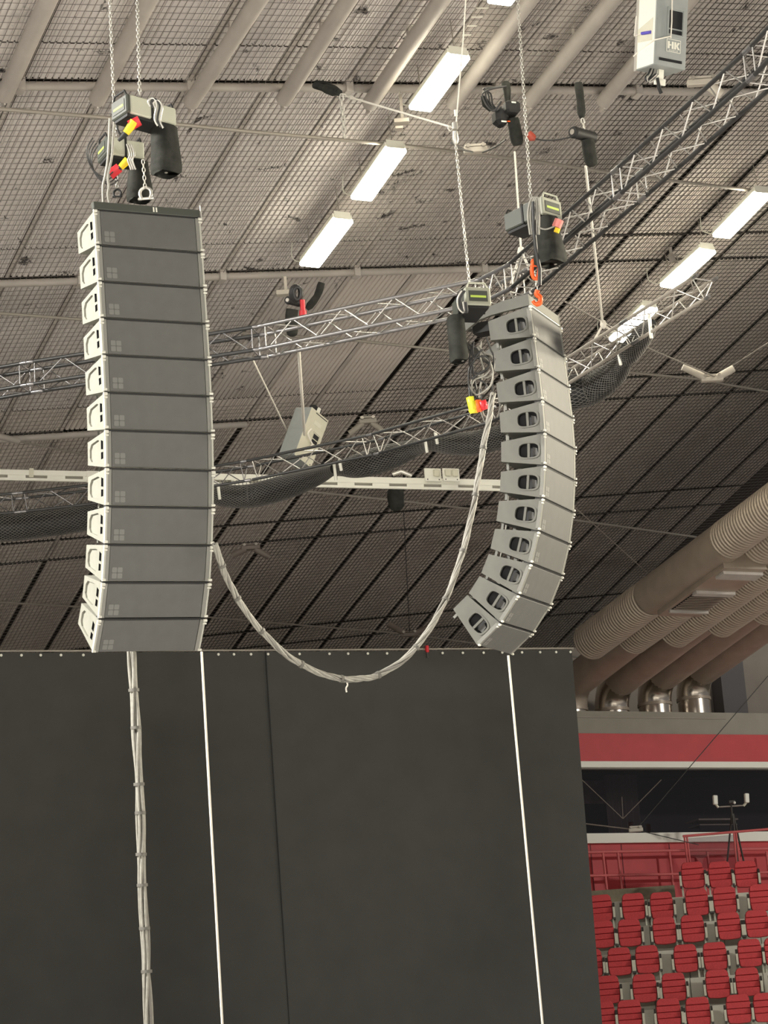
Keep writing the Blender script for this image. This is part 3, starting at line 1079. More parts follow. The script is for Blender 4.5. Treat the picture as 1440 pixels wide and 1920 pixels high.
    part('top_gasket', MB().box((-w + .004, -0.004, -0.016), (w - .004, 0.08, 0.004)), M_BLACK, t)  # black strip painted in for the shade between cabinets
    mb = MB()
    for s in (-0.12, 0.12):
        mb.box((s - 0.008, CD - 0.09, -CH + CT - 0.07), (s + 0.008, CD - 0.05, -CH + CT + 0.03))
    for s in (-1, 1):
        mb.box((s * (w - 0.1) - 0.006, CD - 0.06, -CH + CT - 0.08), (s * (w - 0.1) + 0.006, CD - 0.03, -CH + CT + 0.03))
    part('rear_link', mb, M_RAIL, t)
    if kind == 'round':
        for c in ('handle_opening', 'handle_bar', 'horn_flare'):
            nest(t, c, 'handle_frame')
    else:
        nest(t, 'handle_opening', 'body')
        nest(t, 'handle_dish', 'body')
    nest(t, 'hinge_pin', 'rigging_bar')
    nest(t, 'badge', 'grille')
    return t


def hang(pos, psi, rho, tilts, kind, cat, labels, group):
    base = Matrix.Translation(pos) @ Matrix.Rotation(AZ + psi, 4, 'Z') @ Matrix.Rotation(rho, 4, 'Y')
    proto = None
    off = Vector((0, 0, 0))
    for k, tl in enumerate(tilts):
        M = base @ Matrix.Translation(off) @ Matrix.Rotation(-tl, 4, 'X')
        if proto is None:
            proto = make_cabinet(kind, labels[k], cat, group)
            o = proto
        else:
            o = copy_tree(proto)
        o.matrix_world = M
        o['label'] = labels[k]
        off = off + Vector((0, -sin(tl), -cos(tl))) * CH
    return base, base @ Matrix.Translation(off)


ORD = ['topmost', 'second from the top', 'third from the top', 'fourth from the top', 'fifth from the top', 'sixth from the top', 'seventh from the top', 'eighth from the top', 'ninth from the top', 'tenth from the top', 'eleventh from the top', 'lowest']
PF = CAM + c2w(-2.143, 21.164, 9.114)
LF = ['speaker cabinet %s in the hang whose wide grilles face the camera' % o for o in ORD]
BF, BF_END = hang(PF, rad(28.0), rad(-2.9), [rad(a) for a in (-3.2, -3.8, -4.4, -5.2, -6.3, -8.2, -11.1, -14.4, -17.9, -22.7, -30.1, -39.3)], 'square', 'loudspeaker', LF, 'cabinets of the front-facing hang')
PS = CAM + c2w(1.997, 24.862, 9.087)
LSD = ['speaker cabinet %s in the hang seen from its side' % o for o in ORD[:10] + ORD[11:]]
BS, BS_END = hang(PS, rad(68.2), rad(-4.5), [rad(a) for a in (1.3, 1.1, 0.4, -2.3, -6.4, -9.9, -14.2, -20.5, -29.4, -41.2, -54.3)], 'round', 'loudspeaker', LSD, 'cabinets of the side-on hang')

# top frames
t = thing('rigging_frame', 'dark flat steel rigging frame on top of the front-facing hang', 'frame', M=BF)
w = CW / 2
part('front_beam', MB().box((-w - 0.01, -0.01, 0.004), (w + 0.01, 0.05, 0.085), bev=0.008), M_HOISTD, t)
for s in (-1, 1):
    a, b = sorted((s * (w - .12), s * (w - 0.17)))
    part('side_beam', MB().box((a, 0.05, 0.004), (b, CD - 0.1, 0.06)), M_HOISTD, t)
part('spine_beam', MB().box((-0.10, 0.05, 0.02), (0.02, CD - 0.05, 0.10)), M_HOISTD, t)
part('pin', MB().tube([(w + 0.02, -0.01, 0.13), (w + 0.02, -0.01, -0.03)], 0.008, 6), M_CHROME, t)
part('label_strip', MB().box((0.06, -0.013, 0.02), (0.075, -0.0105, 0.07)).box((0.09, -0.013, 0.02), (0.105, -0.0105, 0.07)), M_WHITE, t)
t = thing('rigging_frame', 'grey steel frame with a long rear beam on the side-on hang', 'frame', M=BS)
for s in (-1, 1):
    a, b = sorted((s * (w + .005), s * (w - 0.045)))
    part('side_plate', MB().prism([(-0.012, 0.004), (-0.012, 0.135), (0.30, 0.115), (0.62, 0.05), (0.97, -0.15), (0.97, -0.24), (0.60, -0.045), (0.45, -0.02), (0.30, -0.01)], a, b, 'x'), M_CAB_DIM, t)
part('front_plate', MB().box((-w, -0.012, 0.02), (w, 0.02, 0.135), bev=0.006), M_CAB_DIM, t)
part('front_lip', MB().box((-w + 0.05, -0.014, 0.004), (w - 0.05, 0.0, 0.016)), M_WHITE, t)
part('rear_crossbar', MB().box((-w, 0.91, -0.24), (w, 0.97, -0.16)), M_CAB_DIM, t)
part('centre_beam', MB().box((-0.06, 0.02, 0.02), (0.06, 0.94, 0.07)), M_HOISTD, t)
part('laser_box', MB().box((-w + 0.08, 0.42, -0.17), (-w + 0.3, 0.72, -0.05)), M_BLACK, t)


# ------------------------------------------------------------------ chain hoists
def make_hoist(name, lb, px, py, z, yaw, bag, L=0.60, Wd=0.28, Hh=0.20, tail=None, pale=False):
    """x runs from the end cover (x=0) to the far end; bag = (x, length, r_top, r_bottom)"""
    M = Matrix.Translation(P(px, py, z)) @ Matrix.Rotation(AZ + yaw, 4, 'Z')
    t = thing(name, lb, 'hoist', M=M)
    w = Wd / 2
    part('gear_box', MB().box((0.05, -w, -Hh), (L * .50, w, 0), bev=0.012), M_HOISTL if pale else M_HOISTD, t)
    part('motor_box', MB().box((L * .52, -w * .93, -Hh * .97), (L, w * .93, -0.008), bev=0.012), M_HOISTL if pale else M_HOISTD, t)
    part('middle_band', MB().box((L * .49, -w - .006, -Hh - .006), (L * .53, w + .006, 0.006)), M_BLACK, t)
    part('end_cover', MB().box((0.0, -w, -Hh), (0.05, w, 0.0), bev=0.014), M_HOISTE if not pale else M_HOISTD, t)
    part('end_plate', MB().box((-0.006, -w * .72, -Hh * .80), (0.002, w * .72, -Hh * .22)), M_HOISTD, t)
    part('stripe', MB().box((-0.009, -w * .6, -Hh * .60), (-0.005, w * .6, -Hh * .48)), M_YG, t, 'yellow-green stripe')
    part('handle', MB().tube([(0.02, -w * .8, -0.005), (0.015, -w * .62, 0.05), (0.015, w * .62, 0.05), (0.02, w * .8, -0.005)], 0.012, 8), M_HOISTL if not pale else M_BLACK, t, 'looped carrying handle')
    part('handle', MB().tube([(L - 0.03, -w * .8, -0.005), (L - 0.03, -w * .62, 0.045), (L - 0.03, w * .62, 0.045), (L - 0.03, w * .8, -0.005)], 0.011, 8), M_BLACK, t)
    part('skirt', MB().box((0.02, -w * .8, -Hh - .03), (L - .03, w * .8, -Hh)), M_BLACK, t)
    # chain bag
    bx, bl, r0, r1, by = bag
    rings = []
    mb = MB()
    n = 12
    prof = [(0.0, r0), (0.15, r0 * 1.02), (0.5, (r0 + r1) / 2 * 1.02), (0.85, r1), (0.97, r1 * .96), (1.0, r1 * .8)]
    vs = []
    for f, r in prof:
        for i in range(n):
            a = 2 * pi * (i + .5) / n
            q = (abs(cos(a)) ** 4 + abs(sin(a)) ** 4) ** -0.25
            rr = r * q * (1 + 0.05 * sin(i * 2.3 + f * 4))
            vs.append((bx + rr * cos(a), by + rr * 0.85 * sin(a), -Hh - 0.02 - bl * f))
    fs = [(k * n + i, k * n + (i + 1) % n, (k + 1) * n + (i + 1) % n, (k + 1) * n + i) for k in range(len(prof) - 1) for i in range(n)]
    fs.append(tuple(range((len(prof) - 1) * n + n - 1, (len(prof) - 1) * n - 1, -1)))
    mb.add(vs, fs, True)
    part('chain_bag', mb, M_BAG, t, 'black fabric chain bag')
    part('bag_eyelet', MB().tube([(bx - 0.03, by - r1 * .3, -Hh - .025 - bl), (bx - .03, by - r1 * .3, -Hh - .012 - bl)], 0.016, 8), M_CHROME, t)
    nest(t, 'bag_eyelet', 'chain_bag')
    nest(t, 'end_plate', 'end_cover')
    nest(t, 'stripe', 'end_cover')
    return t


def hoist_chain(t, top, bottom, name='load_chain', pitch=0.036, k=1.0):
    Mi = t.matrix_world.inverted()
    part(name, chain_mb(Mi @ top, Mi @ bottom, pitch * k, 0.0055 * k, 0.023 * k, 0.013 * k), M_CHROME, t, kind='stuff')


def shackle(t, c, s, material, name='shackle'):
    """bow shackle: a bent bar with a pin, in world coordinates"""
    Mi = t.matrix_world.inverted()
    x = c2w(1, 0, 0)
    pts = [c + x * (s * a) + Vector((0, 0, s * b)) for a, b in ((-.5, -.9), (-.75, -.2), (-.62, .45), (0, .8), (.62, .45), (.75, -.2), (.5, -.9))]
    part(name, MB().tube([Mi @ p for p in spline(pts, 3)], 0.22 * s, 8), material, t)
    part('shackle_pin', MB().tube([Mi @ (c + x * (-s) - Vector((0, 0, .8 * s))), Mi @ (c + x * s - Vector((0, 0, .8 * s)))], 0.2 * s, 8), material, t)


# the two hoists over the front-facing hang
ZA = 22.6
ha = make_hoist('chain_hoist', 'upper chain hoist with a big chain bag over the front-facing hang', 222, 184, ZA, rad(41), (0.50, 0.50, 0.125, 0.14, -0.05), pale=True)
tp = P(262, 178, ZA + .1)
hoist_chain(ha, P(254, -120, ZA + .55), tp)
hoist_chain(ha, P(268, 300, ZA + .2), P(272, 352, ZA + .25))
shackle(ha, P(273, 362, ZA + .25), 0.075, M_CHROME)
hb = make_hoist('chain_hoist', 'lower chain hoist with a narrow bag, nearer the hang frame', 190, 264, ZA + 1.1, rad(28), (0.38, 0.42, 0.10, 0.13, -0.05), L=0.42, pale=True)
hoist_chain(hb, P(201, -120, ZA + 1.5), P(216, 262, ZA + 1.1))
hoist_chain(hb, P(219, 330, ZA + 1.1), P(220, 352, ZA + 1.1))
shackle(hb, P(220, 362, ZA + 1.1), 0.05, M_BLACK, 'hook')
for t, a, b, z, lb in ((ha, (236, 250), (252, 228), ZA - .2, 0), (hb, (226, 314), (240, 300), ZA + .8, 1)):
    Mi = t.matrix_world.inverted()
    part('cable_plug', MB().tube([Mi @ P(*a, z), Mi @ P(*b, z)], [0.035, 0.045], 10), M_YEL, t, 'yellow cable plug')
    c0 = (243, 236) if lb == 0 else (206, 328)
    c1 = (262, 226) if lb == 0 else (224, 314)
    part('cable_socket', MB().tube([Mi @ P(*c0, z + .02), Mi @ P(*c1, z + .02)], [0.055, 0.05], 10), M_RED, t, 'red cable socket')
    part('plug_boot', MB().tube([Mi @ P(a[0] - 14, a[1] + 14 if lb == 0 else a[1] + 4, z), Mi @ P(*a, z)], [0.015, 0.035], 8), M_BLACK, t)
Mi = ha.matrix_world.inverted()
for k in range(3):
    pts = [P(x + k * 5, y + k * 2, ZA - .32) for x, y in ((282, 200), (278, 190), (286, 184), (294, 196), (290, 222), (296, 236))]
    part('cable_coil', MB().tube([Mi @ p for p in spline(pts, 4)], 0.012, 6), M_CABLEB if k == 1 else M_CHROME, ha)
Mi = hb.matrix_world.inverted()
for k in range(4):
    pts = [P(x - 4 + k * 3.2, y + k * 5 - 4, ZA + .75 + .05 * k) for x, y in ((178, 262), (168, 280), (168, 300), (178, 322), (200, 336), (216, 326))]
    part('cable_loop', MB().tube([Mi @ p for p in spline(pts, 4)], 0.007, 6), M_CABLEB, hb)
for k in range(3):
    pts = [P(x + k * 4, y, ZA + .7) for x, y in ((238, 270), (244, 290), (240, 300), (246, 318))]
    part('cable_coil', MB().tube([Mi @ p for p in spline(pts, 4)], 0.010, 6), M_CHROME, hb)
for k, (pts, lb) in enumerate((([(206, 222), (203, 290), (198, 326), (193, 350), (194, 384)], 'pale hoist cable hanging straight down past the lower hoist'), ([(214, 226), (210, 290), (202, 330), (204, 350), (202, 366), (206, 384)], 'second pale hoist cable hanging with a kink above the frame'))):
    single('hoist_cable', MB().tube(spline([P(x, y, ZA + .55) for x, y in pts], 5), 0.014, 6), M_CABLE, lb, 'cable')
single('hoist_cable', MB().tube(spline([P(x, y, ZA + .5) for x, y in ((218, 226), (222, 246), (232, 256), (246, 238), (256, 214), (256, 180))], 5), 0.012, 6), M_CABLEB, 'black hoist cable looped to the yellow plug', 'cable')

# hoists over the side-on hang
ZB = 24.9
hc = make_hoist('chain_hoist', 'chain hoist with a flared bag and orange hooks over the side-on hang', 1034, 372, ZB, rad(133), (0.06, 0.52, 0.12, 0.165, 0.05), L=0.60, Wd=0.31, Hh=0.215)
hoist_chain(hc, P(963, -120, ZB + .8), P(995, 376, ZB + .12))
hoist_chain(hc, P(1003, 430, ZB + .1), P(1005, 482, ZB + .1))
shackle(hc, P(1003, 492, ZB - .05), 0.05, M_ORANGE)
Mi = hc.matrix_world.inverted()
ring = [P(1004 + 7 * cos(a), 506 + 17 * sin(a), ZB - .05) for a in [2 * pi * k / 14 for k in range(14)]]
part('load_ring', MB().tube([Mi @ p for p in ring], 0.022, 8, closed=True), M_ORANGE, hc, 'orange load ring')
hoist_chain(hc, P(1006, 522, ZB - .02), P(1007, 545, ZB - .02))
hk = [P(1004 + a, 556 + b, ZB - .02) for a, b in ((4, -12), (2, -4), (9, 2), (8, 12), (0, 14), (-5, 8))]
part('hook', MB().tube([Mi @ p for p in spline(hk, 4)], [0.028] * 12 + [0.03] * 4 + [0.02] * 5, 8), M_ORANGE, hc, 'orange hook')
part('hanging_strap', MB().tube([Mi @ P(x, y, ZB - .38) for x, y in ((1000, 378), (1001, 430), (1005, 470), (1012, 505), (1012, 535))], 0.022, 6), M_CABLEB, hc)
for k in range(3):
    pts = [P(x + 4 * k, y, ZB - .30) for x, y in ((994, 440), (990, 404), (994, 378), (1001, 371), (1003, 400), (1002, 440))]
    part('cable_loop', MB().tube([Mi @ p for p in spline(pts, 4)], 0.012, 6), M_CABLE, hc)
pts = [P(x, y, ZB - .30) for x, y in ((1002, 410), (1008, 424), (1022, 430), (1040, 424), (1048, 418))]
part('plug_cable', MB().tube([Mi @ p for p in spline(pts, 4)], 0.009, 6), M_CABLE, hc)
part('cable_plug', MB().tube([Mi @ P(1043, 426, ZB - .3), Mi @ P(1049, 412, ZB - .3)], 0.05, 10), mat('pink_plug', (0.75, 0.25, 0.22), 0.4), hc, 'pinkish red plug')
part('plug_tail', MB().tube([Mi @ P(1043, 436, ZB - .3), Mi @ P(1046, 428, ZB - .3)], 0.03, 8), M_YEL, hc)
nest(hc, 'plug_tail', 'cable_plug')

ZC = 25.2
hd = make_hoist('chain_hoist', 'chain hoist with a round-bottomed bag at the frame beam of the side-on hang', 895, 538, ZC, rad(107), (0.35, 0.52, 0.105, 0.11, 0.16), L=0.5, Wd=0.30, Hh=0.21)
hoist_chain(hd, P(854, 268, ZC + .2), P(880, 532, ZC + .1))
Mi = hd.matrix_world.inverted()
for k in range(3):
    pts = [P(x + 3 * k, y, ZC - .1) for x, y in ((866, 545), (858, 560), (860, 578), (870, 586), (868, 566))]
    part('cable_coil', MB().tube([Mi @ p for p in spline(pts, 4)], 0.012, 6), M_CABLEB if k else M_CHROME, hd)

# suspension of that chain: hook block, wire ropes, black basket sling, spare chain
zz = ZC + .2
t = thing('hook_block', 'steel hook block where chain and wire ropes meet', 'hook', loc=P(853, 240, zz))
part('block_body', MB().tube([(0, 0, 0.06), (0, 0, -0.02)], 0.035, 10), M_CHROME, t)
world_part('hook_shaft', MB().tube([P(853, 246, zz), P(854, 262, zz), P(854, 270, zz)], [0.03, 0.04, 0.022], 10), M_CHROME, t)
world_part('thimble', MB().tube([P(840, 240, zz), P(846, 236, zz), P(850, 242, zz), P(844, 246, zz)], 0.012, 6, closed=True), M_CHROME, t)
world_part('ferrule', MB().tube([P(854, 206, zz), P(855, 218, zz)], 0.02, 8), M_WHITE, t)
single('wire_rope', MB().tube([P(875, -30, zz + .3), P(868, 80, zz + .2), P(855, 232, zz)], 0.008, 6), M_ROPE, 'thin wire rope rising past the biggest lamp', 'wire')
single('wire_rope', MB().tube([P(658, 183, 29), P(760, 213, 27), P(846, 238, zz)], 0.014, 6), M_ROPE, 'pale wire rope strung from the black sling to the hook block', 'wire')
single('wire_rope', MB().tube([P(846, 268, zz), P(872, 282, 28), P(886, 285, 30)], 0.014, 6), M_TRUSSD, 'short dark wire between the hook block and the bolted clamp', 'wire')
single('wire_rope', MB().tube([P(905, 286, 30.4), P(930, 275, 30), P(948, 262, 29.5)], 0.012, 6), M_TRUSSD, 'short dark wire between the bolted clamp and the hoist bag', 'wire')
t = thing('basket_sling', 'black sling at the purlin with a spare chain end hanging from it', 'sling', loc=P(640, 176, 29))
world_part('sling_leg', MB().tube(spline([P(590, 160, 29.6), P(612, 167, 29.4), P(636, 176, 29)], 4), [0.045] * 4 + [0.06] * 3 + [0.03] * 2, 8), M_BAG, t)
world_part('sling_leg', MB().tube(spline([P(592, 155, 29.9), P(615, 158, 29.6), P(636, 174, 29)], 4), [0.03] * 6 + [0.045] * 3, 8), M_BAG, t)
world_part('spare_chain', chain_mb(P(640, 178, 29), P(646, 258, 29), 0.062, 0.011, 0.045, 0.022), M_CHROME, t)
world_part('short_chain', chain_mb(P(640, 178, 29), P(662, 184, 29), 0.05, 0.009, 0.035, 0.018), M_CHROME, t)


# ------------------------------------------------------------------ small black hoists near the roof
def small_hoist(lb, body, bag, z, r_b, r_bag, strap, chain=None):
    c = P(*body[0], z)
    t = thing('black_hoist', lb, 'hoist', loc=c, group=None)
    world_part('hoist_body', MB().tube([P(*body[0], z), P(*body[1], z + .25)], r_b, 14), M_BLACK, t)
    d = (P(*body[1], z + .25) - P(*body[0], z)).normalized()
    world_part('hoist_cap', MB().tube([P(*body[0], z) - d * .03, P(*body[0], z) - d * .001], [r_b * .9, r_b * 1.08], 14), M_BLACK, t)
    world_part('cap_label', MB().tube([P(*body[0], z) - d * .036, P(*body[0], z) - d * .030], [r_b * .5, r_b * .5], 8), M_ROD, t)
    world_part('chain_bag', MB().tube(spline([P(*p, z + .1) for p in bag], 3), [r_bag * f for f in ([1.0] * (3 * (len(bag) - 1)) + [0.85])], 10), M_BAG, t, 'black chain bag')
    world_part('bag_base', MB().ball(P(*bag[-1], z + .1), (r_bag * .9, r_bag * .9, r_bag * .5), 10), M_BAG, t)
    world_part('sling', MB().tube(spline([P(*p, z + .2) for p in strap], 3), [0.05, 0.055, 0.055] * (len(strap) - 1) + [0.03], 8), M_BAG, t)
    if chain:
        world_part('short_chain', chain_mb(P(*chain[0], z + .1), P(*chain[1], z + .1), 0.05, 0.009, 0.035, 0.018), M_CHROME, t)
    return t


z1 = 29.2
t = thing('black_hoist', 'black hoist with coiled cables hung above the side-on hang', 'hoist', loc=P(957, 205, z1))
F = Matrix.Rotation(AZ + rad(20), 4, 'Z')
part('hoist_body', MB().box((-0.10, -0.12, -0.08), (0.10, 0.14, 0.08), F, 0.03), M_BLACK, t)
part('rear_drum', MB().box((-0.20, -0.02, -0.20), (-0.02, 0.2, 0.02), F, 0.05), M_BLACK, t)
part('white_label', MB().box((-0.03, -0.125, 0.03), (0.03, -0.119, 0.05), F).box((-0.15, -0.03, -0.20), (-0.08, -0.022, -0.18), F), M_WHITE, t)
part('red_label', MB().box((-0.07, -0.03, -0.19), (-0.03, -0.022, -0.175), F), M_ORANGE, t)
world_part('chain_bag', MB().tube(spline([P(962, 222, z1), P(966, 245, z1), P(971, 272, z1)], 3), [0.07, .075, .08, .08, .085, .08, .06], 10), M_BAG, t, 'black chain bag')
world_part('sling', MB().tube([P(948, 158, z1 + .2), P(951, 172, z1 + .1), P(952, 194, z1)], [0.06, 0.05, 0.035], 8), M_BAG, t)
for k in range(4):
    pts = [(950, 162), (925 - 6 * k, 166), (905 + 5 * k, 176), (912 + 4 * k, 196), (926 + 3 * k, 208), (940, 190 + 10 * k)]
    world_part('cable_coil', MB().tube(spline([P(a, b, z1 - .1 + .04 * k) for a, b in pts], 5), 0.011, 6), M_CABLEB, t)
world_part('spare_bundle', MB().tube([P(904, 180, z1), P(911, 195, z1), P(921, 207, z1)], [0.02, 0.055, 0.03], 8), M_BAG, t)
world_part('plug', MB().tube([P(990, 250, z1), P(998, 258, z1), P(1004, 260, z1)], [0.05, 0.055, 0.03], 8), mat('rust_plug', (0.45, 0.08, 0.05), 0.5), t, 'dull red plug')
single('hoist_cable', MB().tube(spline([P(1003, 260, z1), P(1020, 263, z1), P(1045, 262, z1), P(1072, 257, z1)], 4), 0.010, 6), M_CABLEB, 'thin black cable linking the two black hoists', 'cable')
small_hoist('black tube-shaped hoist with a bag, on a short chain over the box truss', ((1076, 248), (1112, 258)), [(1102, 262), (1105, 285), (1109, 306)], 29.0, 0.075, 0.085, [(1084, 155), (1088, 185), (1091, 222)], ((1092, 222), (1096, 242)))
small_hoist('black hoist with a red fitting behind the shiny box truss', ((541, 563), (560, 568)), [(548, 580), (546, 600), (548, 625)], 31, 0.055, 0.085, [(603, 530), (594, 556), (575, 580)], None)
t = thing('cable_reel', 'round black coil of cable above the shiny box truss', 'coil', loc=P(554, 549, 30.9))
x = c2w(1, 0, 0)
for k in range(3):
    world_part('coil_turn', MB().tube([P(554 + (9 - k) * cos(a) + k * 2, 550 + (14 - k) * sin(a), 30.9 - .04 * k) for a in [2 * pi * q / 14 for q in range(14)]], 0.028, 6, closed=True), M_CABLEB, t)
t = thing('red_fitting', 'red metal fitting beside the round black coil', 'fitting', loc=P(568, 575, 30.8))
world_part('upper_sleeve', MB().tube([P(567, 562, 30.8), P(568, 582, 30.8)], 0.035, 10), M_RED, t)
world_part('lower_sleeve', MB().tube([P(568, 582, 30.8), P(568, 592, 30.8)], 0.05, 10), M_RED, t)
t = thing('black_hoist', 'black hoist and bag hung under the white outlet tray', 'hoist', loc=P(745, 925, 38))
world_part('chain_bag', MB().tube(spline([P(742, 915, 38), P(742, 935, 38), P(745, 958, 38)], 3), [0.10, .13, .14, .14, .13, .12, .06], 10), M_BAG, t, 'black chain bag')
world_part('hoist_body', MB().box((-0.15, -0.1, -0.02), (0.15, 0.1, 0.12), Matrix.Translation(P(748, 914, 38)) @ Matrix.Rotation(AZ, 4, 'Z'), 0.03), M_BLACK, t)
world_part('bracket', MB().tube([P(737, 888, 37.5), P(738, 914, 38)], 0.022, 6), M_BLACK, t)
world_part('bracket', MB().tube([P(758, 886, 37.5), P(757, 914, 38)], 0.022, 6), M_BLACK, t)
world_part('yoke', MB().tube([P(736, 890, 37.3), P(752, 884, 37.3), P(772, 892, 37.3)], 0.035, 8), M_CHROME, t)
single('suspension_wire', MB().tube([P(757, 960, 38), P(768, 1185, 45)], 0.008, 5), M_NETB, 'hair-thin wire dropping from the bag under the outlet tray', 'wire')
t = thing('roof_bracket', 'pale flat bracket beside the round black coil', 'bracket', loc=P(531, 550, 33))
F = Matrix.Rotation(AZ, 4, 'Z')
part('bracket_plate', MB().box((-0.10, -0.06, -0.035), (0.11, 0.06, 0.035), F, .006), M_CLAMP, t)
part('bracket_stem', MB().box((0.02, -0.02, 0.035), (0.06, 0.02, 0.25), F), M_CLAMP, t)
t = thing('roof_bracket', 'pale stepped bracket between two glowing lamps', 'bracket', loc=P(752, 228, 31.5))
part('bracket_plate', MB().box((-0.10, -0.06, -0.03), (0.11, 0.06, 0.03), F, .006), M_CLAMP, t)
part('bracket_step', MB().box((-0.09, -0.05, -0.12), (0.02, 0.05, -0.08), F, .006), M_CLAMP, t)
part('bracket_stem', MB().box((0.0, -0.02, 0.03), (0.04, 0.02, 0.4), F), M_CLAMP, t)

# cable ladder beside the top lamp
t = thing('cable_ladder', 'thin cable ladder rising beside the biggest lamp', 'ladder', loc=P(866, 72, 30))
for a in (0, 1):
    world_part('rail', MB().tube([P(862 + 17 * a, 74, 30), P(905 + 28 * a, -10, 30)], 0.009, 6), M_ROD, t)
for k in range(5):
    f = 0.1 + k * .2
    world_part('rung', MB().tube([P(862 + 43 * f, 74 - 84 * f, 30), P(879 + 54 * f, 74 - 84 * f, 30)], 0.009, 6), M_WHITE, t)

# ropes holding the trusses
ROPES = [((1098, 312), (1130, 606), 28.8, 32.0, 0.018, 'pale rope from the tube-shaped hoist down to the truss bridle'), ((965, 285), (977, 470), 29, 27.6, 0.013, 'pale rope behind the side-on hang hoist down to the truss corner'),
         ((560, 654), (571, 815), 29, 33, 0.022, 'thick white rope holding the tilted cream loudspeaker'), ((473, 672), (543, 818), 29.5, 34, 0.012, 'slanting pale rope to the back of the cream loudspeaker')]
for a, b, za, zb, r, lb in ROPES:
    single('rope', rope_mb(P(*a, za), P(*b, zb), r), M_ROPE, lb, 'rope')
for c, l, r_, z, lb in (((977, 472), (958, 532), (990, 498), 27.4, 'white rope bridle at the corner of the box truss'), ((1131, 608), (1112, 642), (1150, 624), 32.0, 'rope bridle on the netted truss beneath the pale rope')):
    t = thing('rope_bridle', lb, 'bridle', loc=P(*c, z))
    world_part('knot', MB().ball(P(*c, z), (0.05, 0.05, 0.07), 8), M_ROPE, t)
    world_part('bridle_leg', MB().tube([P(*c, z), P(*l, z)], 0.016, 6), M_ROPE, t)
    world_part('bridle_leg', MB().tube([P(*c, z), P(*r_, z)], 0.016, 6), M_ROPE, t)


# ------------------------------------------------------------------ grey loudspeaker with the two-letter mark
def letters(mb, strokes, fn, th):
    for s in strokes:
        mb.add([fn(x, z) for x, z in s], [tuple(range(len(s)))])


def text_mesh(txt, size, name, material):
    cu = bpy.data.curves.new(name, 'FONT')
    cu.body = txt
    cu.size = size
    cu.extrude = 0.0008
    cu.align_x = 'CENTER'
    cu.space_character = 1.5
    ob = bpy.data.objects.new(name, cu)
    col.objects.link(ob)
    dg = bpy.context.evaluated_depsgraph_get()
    me = bpy.data.meshes.new_from_object(ob.evaluated_get(dg))
    bpy.data.objects.remove(ob)
    me.materials.clear()
    me.materials.append(material)
    return me


def pa_speaker(name, lb, M, W, D, H, front, side):
    """x right, y into the cabinet, z up; front face at y=0, bottom edge at z=0"""
    t = thing(name, lb, 'loudspeaker', M=M)
    mb = MB().box((0, 0.004, 0), (W, D, H), bev=0.008)
    part('cabinet', mb, side, t)
    part('baffle', MB().plate([(0.01, 0.006), (W - .01, 0.006), (W - .01, H - .006), (0.01, H - .006)],
                              [rounded(W * .53 - .045 * W / .4, H * .0 + 0.425, W * .83, 0.62, 0.006, 2), rounded(W * .53 - .045 * W / .4, 0.365, W * .83, 0.41, 0.006, 2)], lambda x, z: (x, 0.0, z)), front, t)
    mb = MB()
    x0, x1 = W * .53 - .045 * W / .4, W * .83
    part('horn_throat', MB().box((x0 - .005, 0.0035, 0.36), (x1 + .005, 0.0045, 0.625)), M_DARK, t)
    fr = MB()
    for a in (((x0 - .03, 0.335), (x1 + .03, 0.355)), ((x0 - .03, 0.63), (x1 + .03, 0.65)), ((x0 - .03, 0.355), (x0 - .008, 0.63)), ((x1 + .008, 0.355), (x1 + .03, 0.63))):
        fr.box((a[0][0], -0.010, a[0][1]), (a[1][0], 0.0, a[1][1]))
    part('horn_frame', fr, front, t)
    part('port_slot', MB().box((W * .14, -0.004, 0.055), (W * .86, 0.0, 0.085)), M_DARK, t)
    gr = MB()
    for k in range(14):
        x = W * .15 + W * .7 * k / 14
        gr.box((x, -0.006, 0.055), (x + 0.004, -0.003, 0.085))
    part('port_grid', gr, M_TRUSSD, t)
    nest(t, 'port_grid', 'port_slot')
    nest(t, 'horn_throat', 'horn_frame')
    return t


z = 24.6
ps = rad(29)
M = Matrix.Translation(P(1226.5, 120, z)) @ Matrix.Rotation(AZ + ps, 4, 'Z') @ Matrix.Rotation(rad(14), 4, 'X')
SW, SD, SH = 0.415, 0.36, 1.05
t = pa_speaker('hanging_loudspeaker', 'grey loudspeaker with a white two-letter mark hanging over the box truss', M, SW, SD, SH, M_GREYSPK, M_GREYSPK)
sb = MB()
bx0, bx1, bz0, bz1 = SW * .36, SW * .80, 0.165, 0.305
for a in (((bx0, bz0), (bx1, bz0 + .005)), ((bx0, bz1 - .005), (bx1, bz1)), ((bx0, bz0), (bx0 + .005, bz1)), ((bx1 - .005, bz0), (bx1, bz1))):
    sb.box((a[0][0], -0.003, a[0][1]), (a[1][0], -0.0005, a[1][1]))
lx, lz, lw, lh = bx0 + .016, bz0 + .036, bx1 - bx0 - .032, 0.078
for a in ((0.0, 0, 0.16, 1), (0.34, 0, 0.50, 1), (0.16, 0.42, 0.30, 0.60), (0.56, 0, 0.72, 1)):
    sb.box((lx + lw * a[0], -0.003, lz + lh * a[1]), (lx + lw * a[2], -0.0005, lz + lh * a[3]))
for poly in ([(0.72, 0.50), (0.85, 1.0), (1.04, 1.0), (0.86, 0.50)], [(0.72, 0.50), (0.86, 0.50), (1.05, 0.0), (0.86, 0.0)]):
    sb.prism([(lx + lw * x, lz + lh * y) for x, y in poly], -0.003, -0.0005, 'y')
part('logo_mark', sb, M_WHITE, t)
tm = text_mesh('AUDIO', 0.028, 'logo_word', M_WHITE)
link('logo_word', tm, t, Matrix.Translation(((bx0 + bx1) / 2, -0.002, bz0 + .010)) @ Matrix.Rotation(pi / 2, 4, 'X'))
